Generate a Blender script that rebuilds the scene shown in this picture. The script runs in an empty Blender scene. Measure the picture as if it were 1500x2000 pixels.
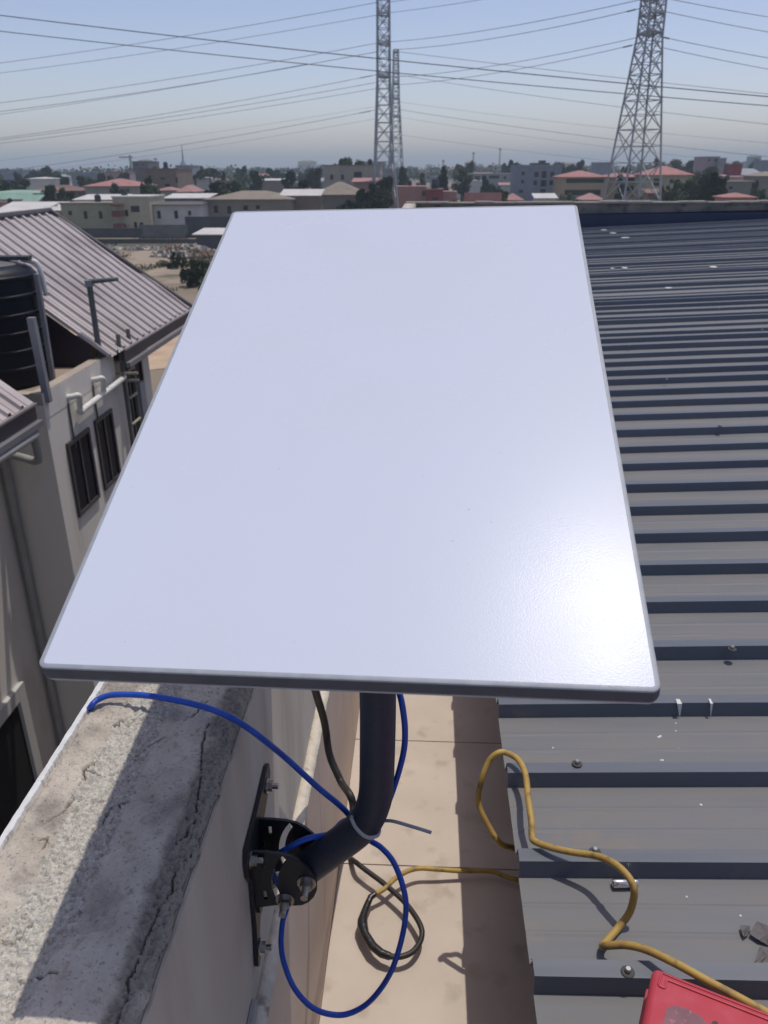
import bpy, bmesh, math, random
from mathutils import Vector, noise, Matrix
random.seed(7)
R = math.radians
sc = bpy.context.scene
COL = sc.collection

# ------------------------------------------------------------------ camera
H = 11.5                                   # eye height above the ground
F = 1547.0                                 # focal length in photograph pixels (1500 x 2000)
PITCH, YAW, ROLL = R(23.5), R(3.05), R(0.3)
fw = Vector((-math.sin(YAW)*math.cos(PITCH), math.cos(YAW)*math.cos(PITCH), -math.sin(PITCH)))
r0 = Vector((math.cos(YAW), math.sin(YAW), 0)); d0 = fw.cross(r0)
rt = r0*math.cos(ROLL) + d0*math.sin(ROLL); dn = fw.cross(rt)
EYE = Vector((0, 0, H))
cd = bpy.data.cameras.new('camera'); cam = bpy.data.objects.new('camera', cd); COL.objects.link(cam)
mw = Matrix.Identity(4)
for i in range(3):
    mw[i][0], mw[i][1], mw[i][2], mw[i][3] = rt[i], -dn[i], -fw[i], EYE[i]
cam.matrix_world = mw
cd.sensor_fit = 'VERTICAL'; cd.sensor_height = 36; cd.sensor_width = 27; cd.lens = 36*F/2000
cd.clip_start = 0.02; cd.clip_end = 20000
cd.dof.use_dof = True; cd.dof.focus_distance = 0.8; cd.dof.aperture_fstop = 16
sc.camera = cam

# ------------------------------------------------------------------ light
SUN = Vector((.168, .178, .970)).normalized()
elev = math.asin(SUN.z); az = math.atan2(SUN.x, SUN.y)
w = bpy.data.worlds.new('World'); sc.world = w; w.use_nodes = True
nt = w.node_tree; bg = nt.nodes['Background']
sky = nt.nodes.new('ShaderNodeTexSky'); sky.sky_type = 'NISHITA'; sky.sun_disc = False
sky.sun_elevation = elev; sky.sun_rotation = az; sky.air_density = .8; sky.dust_density = 1.15; sky.ozone_density = 1.4
tint = nt.nodes.new('ShaderNodeMix'); tint.data_type = 'RGBA'; tint.blend_type = 'MULTIPLY'; tint.inputs[0].default_value = 1; tint.inputs[7].default_value = (.965, .842, .845, 1)
nt.links.new(sky.outputs[0], tint.inputs[6]); nt.links.new(tint.outputs[2], bg.inputs[0]); bg.inputs[1].default_value = 0.15
ld = bpy.data.lights.new('sun', 'SUN'); lo = bpy.data.objects.new('sun', ld); COL.objects.link(lo)
ld.energy = 2.25; ld.angle = R(0.5); ld.color = (1, .955, .88)
lo.rotation_euler = SUN.to_track_quat('Z', 'Y').to_euler()
sc.view_settings.view_transform = 'Standard'; sc.view_settings.look = 'None'
sc.view_settings.exposure = 0.12; sc.view_settings.gamma = 1
sc.view_settings.use_curve_mapping = False

HAZE = .0004                               # haze density per metre

# ------------------------------------------------------------------ pixel rays -> world points
def ray(px, py):
    return rt*((px-750)/F) + dn*((py-1000)/F) + fw
def onX(px, py, x): d = ray(px, py); return EYE + d*(x/d.x)
def onY(px, py, y): d = ray(px, py); return EYE + d*(y/d.y)
def onZ(px, py, z): d = ray(px, py); return EYE + d*((z-H)/d.z)     # z absolute
SL = math.tan(R(2.5)); RX, RZ = .166, H-1.065                          # metal roof: left edge and fall
def roof_z(x): return RZ + SL*(x-RX)
def onRoof(px, py, h=0):
    d = ray(px, py); t = (-1.065+h-SL*RX)/(d.z-SL*d.x); return EYE + d*t

# ------------------------------------------------------------------ materials
MATS = {}
def mat(name, c1, c2=None, rough=.8, scale=3.0, stretch=(1,1,1), bump=0.0, bscale=None, metallic=0.0, spec=.5,
        detail=6, lo_=.35, hi_=.65, c3=None, s3=1.0, lo3=.55, hi3=.7, bdist=.01, coat=0):
    if name in MATS: return MATS[name]
    m = bpy.data.materials.new(name); m.use_nodes = True; MATS[name] = m
    n = m.node_tree.nodes; l = m.node_tree.links; b = n['Principled BSDF']
    b.inputs['Roughness'].default_value = rough; b.inputs['Metallic'].default_value = metallic
    b.inputs['Specular IOR Level'].default_value = spec
    b.inputs['Coat Weight'].default_value = coat
    tc = n.new('ShaderNodeTexCoord'); mp = n.new('ShaderNodeMapping'); mp.inputs['Scale'].default_value = stretch
    l.new(tc.outputs['Object'], mp.inputs[0])
    def nz(s, det=detail):
        t = n.new('ShaderNodeTexNoise'); t.inputs['Scale'].default_value = s; t.inputs['Detail'].default_value = det
        l.new(mp.outputs[0], t.inputs['Vector']); return t
    def ramp(t, a, bb):
        r = n.new('ShaderNodeMapRange'); r.inputs[1].default_value = a; r.inputs[2].default_value = bb
        l.new(t.outputs[0], r.inputs[0]); return r
    def mix(fac, a, bb):
        x = n.new('ShaderNodeMix'); x.data_type = 'RGBA'
        l.new(fac, x.inputs[0])
        for v, i in ((a, 6), (bb, 7)):
            if isinstance(v, tuple): x.inputs[i].default_value = (*v, 1)
            else: l.new(v, x.inputs[i])
        return x.outputs[2]
    col = None
    if c2 is not None:
        col = mix(ramp(nz(scale), lo_, hi_).outputs[0], c1, c2)
        if c3 is not None:
            col = mix(ramp(nz(s3), lo3, hi3).outputs[0], col, c3)
        l.new(col, b.inputs['Base Color'])
    else:
        b.inputs['Base Color'].default_value = (*c1, 1)
    if bump:
        bt = nz(bscale or scale*6, 4); bn = n.new('ShaderNodeBump'); bn.inputs['Strength'].default_value = bump
        bn.inputs['Distance'].default_value = bdist
        l.new(bt.outputs[0], bn.inputs['Height']); l.new(bn.outputs[0], b.inputs['Normal'])
    m['_'] = 0
    return m

def nodes_of(m): return m.node_tree.nodes, m.node_tree.links, m.node_tree.nodes['Principled BSDF']

# ------------------------------------------------------------------ mesh builder
class MB:
    def __init__(s): s.v = []; s.f = []; s.mi = []; s.cur = 0
    def add(s, vs, fs):
        o = len(s.v); s.v += [tuple(v) for v in vs]; s.f += [tuple(i+o for i in f) for f in fs]; s.mi += [s.cur]*len(fs)
    def box(s, x0, x1, y0, y1, z0, z1):
        s.add([(x0,y0,z0),(x1,y0,z0),(x1,y1,z0),(x0,y1,z0),(x0,y0,z1),(x1,y0,z1),(x1,y1,z1),(x0,y1,z1)],
              [(0,3,2,1),(4,5,6,7),(0,1,5,4),(1,2,6,5),(2,3,7,6),(3,0,4,7)])
    def obox(s, c, ax, ay, az_):           # oriented box: centre and three half-axis vectors
        c = Vector(c); vs = []
        for k in (-1, 1):
            for a, b in ((-1,-1),(1,-1),(1,1),(-1,1)): vs.append(c + Vector(ax)*a + Vector(ay)*b + Vector(az_)*k)
        s.add(vs, [(0,3,2,1),(4,5,6,7),(0,1,5,4),(1,2,6,5),(2,3,7,6),(3,0,4,7)])
    def bar(s, p, q, w):                    # square bar between two points
        p, q = Vector(p), Vector(q); d = (q-p)
        if d.length < 1e-6: return
        d.normalize(); a = d.cross(Vector((0,0,1)))
        if a.length < .05: a = d.cross(Vector((1,0,0)))
        a.normalize(); b = d.cross(a)
        vs = [x + (a*i + b*j)*w/2 for x in (p, q) for i, j in ((-1,-1),(1,-1),(1,1),(-1,1))]
        s.add(vs, [(0,3,2,1),(4,5,6,7),(0,1,5,4),(1,2,6,5),(2,3,7,6),(3,0,4,7)])
    def tube(s, pts, r, n=10, cap=True, smooth=0):
        pts = [Vector(p) for p in pts]
        if smooth: pts = spline(pts, smooth)
        N = len(pts); rr = r if isinstance(r, (list, tuple)) else [r]*N
        if len(rr) != N:
            rr = [rr[min(len(rr)-1, int(i*(len(rr)-1)/(N-1)+.5))] for i in range(N)]
        t0 = (pts[1]-pts[0]).normalized(); a = t0.orthogonal().normalized(); vs = []
        for i, p in enumerate(pts):
            t = (pts[min(i+1, N-1)] - pts[max(i-1, 0)]).normalized()
            a = (a - t*a.dot(t)).normalized(); b = t.cross(a)
            for k in range(n):
                th = 2*math.pi*k/n; vs.append(p + (a*math.cos(th) + b*math.sin(th))*rr[i])
        fs = [(i*n+k, i*n+(k+1)%n, (i+1)*n+(k+1)%n, (i+1)*n+k) for i in range(N-1) for k in range(n)]
        if cap: fs += [tuple(range(n-1, -1, -1)), tuple((N-1)*n+k for k in range(n))]
        s.add(vs, fs)
    def lathe(s, c, prof, axis=(0,0,1), n=24):   # prof: (radius, height) along the axis
        c = Vector(c); ax = Vector(axis).normalized(); a = ax.orthogonal().normalized(); b = ax.cross(a); vs = []
        for r, h in prof:
            for k in range(n):
                th = 2*math.pi*k/n; vs.append(c + ax*h + (a*math.cos(th) + b*math.sin(th))*r)
        m = len(prof)
        fs = [(i*n+k, i*n+(k+1)%n, (i+1)*n+(k+1)%n, (i+1)*n+k) for i in range(m-1) for k in range(n)]
        fs += [tuple(range(n-1, -1, -1)), tuple((m-1)*n+k for k in range(n))]
        s.add(vs, fs)
    def build(s, name, m, parent=None, smooth=False, angle=None):
        me = bpy.data.meshes.new(name)
        off = Vector(parent.matrix_world.translation) if parent else Vector((0,0,0))
        if parent is not None:
            off = world_loc(parent)
        me.from_pydata([Vector(v)-off for v in s.v], [], s.f); me.update()
        ms = m if isinstance(m, (list, tuple)) else [m]
        for x in ms: me.materials.append(x)
        if len(ms) > 1: me.polygons.foreach_set('material_index', s.mi)
        bm = bmesh.new(); bm.from_mesh(me); bmesh.ops.recalc_face_normals(bm, faces=bm.faces); bm.to_mesh(me); bm.free()
        if smooth: me.shade_smooth()
        if angle: me.shade_smooth(); me.set_sharp_from_angle(angle=R(angle))
        o = bpy.data.objects.new(name, me); COL.objects.link(o)
        if parent is not None: o.parent = parent
        return o

def world_loc(o):
    v = Vector((0,0,0))
    while o is not None: v = v + o.location; o = o.parent
    return v

def spline(P, k):
    out = []; n = len(P)
    for i in range(n-1):
        p0, p1, p2, p3 = P[max(i-1,0)], P[i], P[i+1], P[min(i+2,n-1)]
        for j in range(k):
            t = j/k
            out.append(.5*((2*p1) + (p2-p0)*t + (2*p0-5*p1+4*p2-p3)*t*t + (3*p1-p0-3*p2+p3)*t**3))
    out.append(P[-1]); return out

def tag(o, label, cat, group=None, kind=None):
    o['label'] = label; o['category'] = cat
    if group: o['group'] = group
    if kind: o['kind'] = kind
    return o
def thing(name, label, cat, loc, group=None):
    o = bpy.data.objects.new(name, None); COL.objects.link(o); o.location = loc; o.empty_display_size = .1
    return tag(o, label, cat, group)
def struct(o): o['kind'] = 'structure'; return o
def bevel(o, wd, seg=2, lim=35):
    m = o.modifiers.new('bevel', 'BEVEL'); m.width = wd; m.segments = seg; m.limit_method = 'ANGLE'; m.angle_limit = R(lim); return o

def prism(outline, holes, n, t, origin, ux, uy):
    """extruded flat plate with real cut-outs: outlines in (u, v), mapped by origin + ux*u + uy*v, thickness along n"""
    bm = bmesh.new(); edges = []
    for loop in [outline]+holes:
        vs = [bm.verts.new((u, v, 0)) for u, v in loop]
        edges += [bm.edges.new((vs[i], vs[(i+1) % len(vs)])) for i in range(len(vs))]
    bmesh.ops.triangle_fill(bm, use_beauty=True, use_dissolve=False, edges=edges)
    g = bmesh.ops.extrude_face_region(bm, geom=list(bm.faces))
    for v in g['geom']:
        if isinstance(v, bmesh.types.BMVert): v.co.z = t
    bm.verts.ensure_lookup_table(); bm.verts.index_update()
    mb = MB(); O = Vector(origin)
    mb.add([O + Vector(ux)*v.co.x + Vector(uy)*v.co.y + Vector(n)*v.co.z for v in bm.verts], [[v.index for v in f.verts] for f in bm.faces])
    bm.free(); return mb

# ================================================================== GROUND
g_m = mat('dusty_ground', (.20,.155,.105), (.26,.21,.15), .95, .05, c3=(.06,.08,.03), s3=.018, lo3=.52, hi3=.62)
mb = MB(); mb.add([(-4000,-600,0),(4000,-600,0),(4000,5000,0),(-4000,5000,0)], [(0,1,2,3)])
struct(mb.build('ground', g_m))
lot_m = mat('sandy_lot', (.27,.21,.15), (.35,.28,.20), .95, .25, c3=(.10,.095,.055), s3=.12, lo3=.5, hi3=.62)
def patch(name, cx, cy, rx, ry, z, m, seed=0):
    mb = MB(); n = 40
    vs = [(cx + rx*math.cos(a)*(1+.25*noise.noise((math.cos(a)*2, math.sin(a)*2, seed))), cy + ry*math.sin(a)*(1+.25*noise.noise((math.cos(a)*2, math.sin(a)*2, seed+9))), z) for a in [2*math.pi*k/n for k in range(n)]]
    mb.add(vs, [tuple(range(n))]); return struct(mb.build(name, m))
patch('sand_lot', -38, 108, 26, 22, .03, lot_m, 3)
patch('weedy_strip', -52, 131, 40, 6, .06, mat('dry_weeds_ground', (.065,.06,.038), (.10,.088,.055), .95, .8, c3=(.05,.06,.028), s3=.5), 8)
patch('sand_path', -19, 60, 9, 12, .03, mat('orange_sand', (.42,.29,.18), (.5,.37,.25), .95, .6), 5)

# ================================================================== OWN BUILDING: walkway, parapet, metal roof
FZ = H-1.46                                # walkway floor
PT = H-.55                                 # parapet top
XL, XR = -.366, -.193                      # parapet faces
concrete = mat('rough_concrete', (.25,.225,.19), (.31,.28,.24), .95, 30, bump=.5, bscale=220, bdist=.003)
plaster = mat('stained_plaster', (.47,.405,.325), (.55,.485,.40), .9, 9, (1,1.2,.25), bump=.25, bscale=90, bdist=.002,
              c3=(.33,.275,.225), s3=7, lo3=.54, hi3=.75)
white_paint = mat('old_white_paint', (.62,.61,.58), (.74,.73,.70), .8, 60, bump=.3, bscale=200, bdist=.002)
tile_wall = mat('pink_beige_tile', (.45,.345,.285), (.50,.39,.325), .5, 6, c3=(.30,.24,.19), s3=4, lo3=.6, hi3=.8)
tile_floor = mat('beige_floor_tile', (.50,.42,.34), (.56,.475,.39), .6, 7, c3=(.38,.31,.24), s3=16, lo3=.57, hi3=.76, bump=.05, bscale=200, bdist=.001)
grout = mat('dark_grout', (.10,.085,.075), rough=.95)
mortar_pale = mat('pale_mortar', (.52,.46,.36), (.62,.56,.46), .9, 60, bump=.6, bscale=160, bdist=.003, c3=(.3,.25,.2), s3=40, lo3=.6, hi3=.7)

# body of the building that carries the roof and the walkway
own = thing('apartment_building', 'building we stand on, plain rendered walls below the grey metal roof', 'building', (3, 5, 0))
mb = MB(); mb.box(XL+.004, 9.5, -3, 15.0, 0, FZ-.09); mb.build('wall', mat('outer_render', (.5,.48,.43), (.42,.4,.36), .9, .8), own)
mb = MB(); mb.box(.29, .40, -3, 14.2, FZ-.087, RZ-.11); mb.build('upper_wall', mat('dark_upstand', (.10,.085,.075), (.13,.11,.10), .8, 4), own)

# walkway floor: tiles over grout
mb = MB(); mb.box(XR-.02, .288, -3, 14.2, FZ-.085, FZ-.005); struct(mb.build('walkway_bed', grout))
mb = MB(); ys = 1.335-.43*10; 
while ys < 14:
    mb.box(XR+.016, .286, ys+.0015, ys+.43-.0015, FZ-.02, FZ); ys += .43
wf = struct(mb.build('walkway_floor', tile_floor))

# parapet
par = thing('parapet_wall', 'cracked grey concrete parapet along the left with one white painted edge', 'wall', (XL, 0, 0))
mb = MB(); mb.box(XL, XR-.004, -2, 14.2, FZ-.08, PT-.012); mb.build('wall_core', concrete, par)
mb = MB(); mb.box(XR-.004+.0005, XR, -2, 14.0, FZ+.40, PT-.014); mb.build('plaster_face', plaster, par)
mb = MB(); yy = -1.9
while yy < 14:
    mb.box(XR+.0005, XR+.0155, yy+.001, yy+.599, FZ+.004, FZ+.525); yy += .6
bevel(mb.build('wall_tile', tile_wall, par), .001)
# uneven mortar ledge on the tile tops
mb = MB(); n = 900; vs = []
for i in range(n+1):
    y = -.5 + 4.5*i/n
    a = noise.noise((y*38, 1, 0)); b = noise.noise((y*60, 7, 3)); c = noise.noise((y*9, 4, 4))
    vs += [(XR-.002, y, FZ+.5), (XR-.002, y, FZ+.537+.003*a+.004*c), (XR+.010+.003*b, y, FZ+.534+.002*b), (XR+.0175+.0025*a, y, FZ+.528+.002*a), (XR+.0165+.002*b, y, FZ+.518+.004*b), (XR+.010, y, FZ+.51)]
mb.add(vs, [(i*6+k, i*6+k+1, i*6+k+7, i*6+k+6) for i in range(n) for k in range(5)])
mb.build('mortar_ledge', mortar_pale, par, smooth=True)
# grey rendered lower skim that shows under the bracket
mb = MB(); mb.box(XR+.001, XR+.006, .2, .62, FZ+.42, FZ+.56)
mb.build('cement_patch', mat('grey_cement', (.33,.32,.30), (.40,.39,.37), .9, 25, bump=.3, bscale=120, bdist=.002), par)

# rough top of the parapet: a dense height field with zones and cracks
def nz(x, y, s, k=0.0): return noise.noise((x*s, y*s, k))
def fbm(x, y, s, k=0.0): return nz(x,y,s,k) + .5*nz(x,y,s*2.1,k+3) + .25*nz(x,y,s*4.3,k+7)
cracks_px = [[(408,1410),(395,1450),(392,1500),(385,1560),(378,1600),(360,1625),(341,1645)],
             [(378,1655),(350,1690),(336,1720),(338,1735),(312,1765),(285,1825),(270,1870),(250,1905),(246,1940),(230,1975),(228,2000)],
             [(268,1400),(230,1408),(224,1418)],
             [(190,1482),(165,1503),(160,1520),(145,1542),(142,1560),(130,1580)],
             [(163,1503),(180,1505),(200,1512),(228,1505)],
             [(128,1585),(100,1602),(88,1612),(70,1608)],
             [(320,1440),(290,1455),(262,1475)], [(405,1370),(380,1395),(360,1410)],
             [(60,1800),(45,1820),(30,1835),(0,1832)], [(110,1900),(70,1908),(20,1922)], [(85,1660),(95,1640),(78,1645)],
             [(245,1560),(215,1575),(200,1600)]]
cracks = []
for c in cracks_px:
    p = [onZ(a, b, PT) for a, b in c]; q = []
    for i in range(len(p)-1):
        for j in range(6):
            v = p[i].lerp(p[i+1], j/6); q.append(Vector((v.x + .0022*nz(v.x,v.y,240,1), v.y + .0022*nz(v.x,v.y,240,8), 0)))
    q.append(Vector((p[-1].x, p[-1].y, 0))); cracks.append(q)
segs = [(c[i], c[i+1]) for c in cracks for i in range(len(c)-1)]
buck = {}
for a, b in segs:
    for ky in range(int(min(a.y,b.y)*50)-1, int(max(a.y,b.y)*50)+2): buck.setdefault(ky, []).append((a, b))
def crack(x, y):
    d = 9.0
    for a, b in buck.get(int(y*50), ()):
        ab = b-a; t = max(0, min(1, ((x-a.x)*ab.x+(y-a.y)*ab.y)/(ab.x*ab.x+ab.y*ab.y+1e-12)))
        d = min(d, math.hypot(x-a.x-ab.x*t, y-a.y-ab.y*t))
    return d
def sstep(a, b, x): t = max(0, min(1, (x-a)/(b-a))); return t*t*(3-2*t)
def top_field(x, y):
    t = (x-XL)/(XR-XL) + .05*fbm(x, y, 28, 2) + .05*nz(x, y, 9, 5)
    agg = sstep(.20,.24,t)*(1-sstep(.50,.56,t)); crumb = sstep(.80,.86,t)*sstep(-.5,-.2,nz(x,y,13,8)+.2)
    agg *= sstep(-.55,-.35, nz(x,y,16,11)+.25*nz(x,y,50,12)); tt = (x-XL)/(XR-XL)
    h = .0020*fbm(x, y, 45, 0) + .0014*fbm(x, y, 170, 4)
    if agg > .01:
        dd, _ = noise.voronoi((x*210+2*nz(x,y,60,3), y*210, 0)); dd2, _ = noise.voronoi((x*420+5, y*420, 3))
        pb = sstep(-.1,.35,nz(x,y,55,14)); h += agg*(.0060*pb*(.4-dd[0]) + .0042*(.45-dd2[0]) - .0025 + .0036*fbm(x,y,230,9))
    if crumb > .01: h += crumb*(-.0035 + .0034*fbm(x, y, 110, 6) + .0028*fbm(x,y,300,2))
    h += .0016*(1-sstep(.18,.24,t))*(1+fbm(x,y,80,3))
    pit = sstep(.42,.6, nz(x,y,120,21)) ; h -= .002*pit*(1-agg*.5)
    cw = crack(x, y); wd = max(.0002, .0005 + .0007*nz(x,y,42,2))
    ck = 1-sstep(wd*.5, wd*1.7, cw); h -= .005*ck
    if cw < .006: h += .0008*(1-cw/.006)
    e = min(x-XL, XR-x); h -= .004*(1-sstep(0,.006+.004*nz(0,y,60,1),e))
    return h, agg, crumb, max(ck, 0)
def grid(xs, ys_, fn):
    me = bpy.data.meshes.new('cap'); off = Vector((XL,0,0)); V = []; A = []
    for y in ys_:
        for x in xs:
            h, a, c, k = fn(x, y); q_ = max(0, (x-(XR-.02))/.02); V.append((x-off.x - q_*q_*(.004+.005*fbm(0,y,38,5)), y, PT+h-q_*q_*(.004+.004*nz(0,y,90,3)))); A.append((a, c, k, 1))
    nx = len(xs)
    me.from_pydata(V, [], [(j*nx+i, j*nx+i+1, (j+1)*nx+i+1, (j+1)*nx+i) for j in range(len(ys_)-1) for i in range(nx-1)])
    at = me.color_attributes.new('zone', 'FLOAT_COLOR', 'POINT'); at.data.foreach_set('color', [q for a in A for q in a])
    me.shade_smooth(); return me
cap_m = mat('parapet_top', (.45,.395,.32), (.56,.50,.415), .97, 30, bump=.65, bscale=360, bdist=.003, c3=(.29,.25,.21), s3=17, lo3=.52, hi3=.7)
n, l, b = nodes_of(cap_m)
base = b.inputs['Base Color'].links[0].from_socket
at = n.new('ShaderNodeAttribute'); at.attribute_name = 'zone'; sp = n.new('ShaderNodeSeparateColor'); l.new(at.outputs['Color'], sp.inputs[0])
def mixn(fac, a, c):
    x = n.new('ShaderNodeMix'); x.data_type = 'RGBA'; l.new(fac, x.inputs[0]); l.new(a, x.inputs[6])
    if isinstance(c, tuple): x.inputs[7].default_value = (*c, 1)
    else: l.new(c, x.inputs[7])
    return x.outputs[2]
tc = n.new('ShaderNodeTexCoord'); vo = n.new('ShaderNodeTexVoronoi'); vo.inputs['Scale'].default_value = 420; l.new(tc.outputs['Object'], vo.inputs['Vector'])
cr = n.new('ShaderNodeValToRGB'); cr.color_ramp.elements[0].color = (.40,.375,.325,1); cr.color_ramp.elements[1].color = (.62,.585,.51,1)
sx = n.new('ShaderNodeSeparateColor'); l.new(vo.outputs['Color'], sx.inputs[0]); l.new(sx.outputs[0], cr.inputs[0])
c1 = mixn(sp.outputs[0], base, cr.outputs[0]); c2 = mixn(sp.outputs[1], c1, (.30,.265,.22)); pt_ = n.new('ShaderNodeTexNoise'); pt_.inputs['Scale'].default_value = 330; pt_.inputs['Detail'].default_value = 3; l.new(tc.outputs['Object'], pt_.inputs['Vector'])
pr_ = n.new('ShaderNodeMapRange'); pr_.inputs[1].default_value = .58; pr_.inputs[2].default_value = .70; pr_.inputs[4].default_value = .6; l.new(pt_.outputs[0], pr_.inputs[0])
c2 = mixn(pr_.outputs[0], c2, (.12,.105,.09))
pl_ = n.new('ShaderNodeTexNoise'); pl_.inputs['Scale'].default_value = 480; l.new(tc.outputs['Object'], pl_.inputs['Vector'])
pq_ = n.new('ShaderNodeMapRange'); pq_.inputs[1].default_value = .60; pq_.inputs[2].default_value = .72; pq_.inputs[4].default_value = .5; l.new(pl_.outputs[0], pq_.inputs[0])
c2 = mixn(pq_.outputs[0], c2, (.52,.49,.43))
c3 = mixn(sp.outputs[2], c2, (.07,.06,.05))
l.new(c3, b.inputs['Base Color'])
st = .0014
xs = [XL + (XR-XL)*i/124 for i in range(125)]
me = grid(xs, [.30+st*i for i in range(int(.62/st))], top_field); me.materials.append(cap_m)
o = bpy.data.objects.new('rough_top', me); COL.objects.link(o); o.parent = par
ymax = .30+st*(int(.62/st)-1)
for a, bb, k in ((-2, .30, 180), (ymax, 14.2, 700)):
    me = grid([XL + (XR-XL)*i/30 for i in range(31)], [a+(bb-a)*i/k for i in range(k+1)], lambda x, y: (.0016*fbm(x,y,45,0) - .004*(1-sstep(0,.006,min(x-XL,XR-x))), *top_field(x,y)[1:3], 0) ); me.materials.append(cap_m)
    o = bpy.data.objects.new('rough_top', me); COL.objects.link(o); o.parent = par
# white painted outer skin with its ragged upper edge
mb = MB(); n_ = 1500; vs = []
for i in range(n_+1):
    y = .1 + 1.4*i/n_
    a = .0016*noise.noise((y*75,0,1)) + .0020*noise.noise((y*260,0,4)) + .0016*noise.noise((y*17,2,2))
    u_ = .0005*noise.noise((y*60,5,1)); vs += [(XL-.0085+u_, y, PT-.5), (XL-.0085+u_, y, PT-.001+a*.3), (XL-.0078+u_, y, PT+.0012+a*.3), (XL-.0012+a, y, PT+.0024+a*.35), (XL+.0004+a*1.2, y, PT-.006)]
mb.add(vs, [(i*5+k, i*5+k+1, i*5+k+6, i*5+k+5) for i in range(n_) for k in range(4)])
mb.build('painted_edge', white_paint, par, angle=40)
mb = MB(); mb.box(XL-.010, XL-.001, -2, .1, FZ-.08, PT-.002); mb.box(XL-.010, XL-.001, 1.5, 14.2, FZ-.08, PT-.002); mb.box(XL-.009, XL-.001, .1, 1.5, FZ-.08, PT-.4); mb.build('painted_face', white_paint, par)

# far parapet closing the roof
fp = thing('parapet_wall', 'weathered concrete parapet across the far end of the grey metal roof', 'wall', (5, 14.1, 0))
mb = MB(); cx = XL
random.seed(3)
mb.box(XL, 12, 14.215, 14.40, FZ-.08, H-.565); mb.build('wall_core', mat('weathered_concrete', (.16,.155,.14), (.26,.24,.21), .95, 3, c3=(.10,.10,.09), s3=5, lo3=.5, hi3=.65), fp)
mb = MB()
while cx < 11.8:
    wd = random.uniform(.3,.5); mb.box(cx+.002, cx+wd, 14.19, 14.42, H-.563, H-.540+random.uniform(0,.02)); cx += wd+.004
bevel(mb.build('coping', mat('coping_mortar', (.30,.27,.23), (.38,.35,.30), .95, 8), fp), .006)
def fl(x): return H-.69+(x-2.6)*.031
mb = MB(); mb.add([(.3,14.17,roof_z(.3)-.02),(12,14.17,roof_z(12)-.02),(12,14.17,min(fl(12),H-.60)),(.3,14.17,fl(.3)),(.3,14.208,roof_z(.3)-.02),(12,14.208,roof_z(12)-.02),(12,14.208,min(fl(12),H-.60)),(.3,14.208,fl(.3))],
    [(0,1,2,3),(4,7,6,5),(3,2,6,7),(0,4,5,1),(1,5,6,2),(0,3,7,4)]); mb.build('flashing', mat('navy_flashing', (.02,.034,.08), (.025,.04,.09), .45, 3), fp)

# metal roof -------------------------------------------------------
roof = thing('metal_roof', 'dusty blue grey ribbed metal roof sheets sloping down to the tiled walkway', 'roof', (RX, 0, RZ))
rm = mat('blue_grey_sheet', (.092,.108,.135), (.105,.123,.152), .42, 3, (.6,12,6), detail=5)
n, l, b = nodes_of(rm); base = b.inputs['Base Color'].links[0].from_socket
ge = n.new('ShaderNodeNewGeometry'); sp = n.new('ShaderNodeSeparateXYZ'); l.new(ge.outputs['True Normal'], sp.inputs[0])
up = n.new('ShaderNodeMapRange'); up.inputs[1].default_value = .6; up.inputs[2].default_value = .96; l.new(sp.outputs[2], up.inputs[0])
tc = n.new('ShaderNodeTexCoord'); mp = n.new('ShaderNodeMapping'); mp.inputs['Scale'].default_value = (1.2, 9, 1); l.new(tc.outputs['Object'], mp.inputs[0])
t1 = n.new('ShaderNodeTexNoise'); t1.inputs['Scale'].default_value = 2.2; t1.inputs['Detail'].default_value = 8; t1.inputs['Roughness'].default_value = .65; l.new(mp.outputs[0], t1.inputs['Vector'])
# dust lies in the pans, thinner on the rib tops: height above the pan
sp2 = n.new('ShaderNodeSeparateXYZ'); l.new(tc.outputs['Object'], sp2.inputs[0])
ma = n.new('ShaderNodeMath'); ma.operation = 'MULTIPLY_ADD'; ma.inputs[1].default_value = -SL; l.new(sp2.outputs[0], ma.inputs[0]); l.new(sp2.outputs[2], ma.inputs[2])
low = n.new('ShaderNodeMapRange'); low.inputs[1].default_value = .012; low.inputs[2].default_value = .032; low.inputs[3].default_value = 1; low.inputs[4].default_value = .28; l.new(ma.outputs[0], low.inputs[0])
du = n.new('ShaderNodeMapRange'); du.inputs[1].default_value = .28; du.inputs[2].default_value = .68; du.inputs[3].default_value = .35; du.inputs[4].default_value = .95; l.new(t1.outputs[0], du.inputs[0])
m1 = n.new('ShaderNodeMath'); m1.operation = 'MULTIPLY'; l.new(up.outputs[0], m1.inputs[0]); l.new(du.outputs[0], m1.inputs[1])
m2 = n.new('ShaderNodeMath'); m2.operation = 'MULTIPLY'; l.new(m1.outputs[0], m2.inputs[0]); l.new(low.outputs[0], m2.inputs[1])
x = n.new('ShaderNodeMix'); x.data_type = 'RGBA'; l.new(m2.outputs[0], x.inputs[0]); l.new(base, x.inputs[6]); x.inputs[7].default_value = (.185,.178,.165,1)
gt = n.new('ShaderNodeTexNoise'); gt.inputs['Scale'].default_value = 5.5; gt.inputs['Detail'].default_value = 9; gt.inputs['Roughness'].default_value = .7; l.new(tc.outputs['Object'], gt.inputs['Vector'])
gr = n.new('ShaderNodeMapRange'); gr.inputs[1].default_value = .54; gr.inputs[2].default_value = .72; gr.inputs[4].default_value = .8; l.new(gt.outputs[0], gr.inputs[0])
ed_ = n.new('ShaderNodeMapRange'); ed_.inputs[1].default_value = .0; ed_.inputs[2].default_value = .45; ed_.inputs[3].default_value = 1.0; ed_.inputs[4].default_value = .22; l.new(sp2.outputs[0], ed_.inputs[0])
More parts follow.
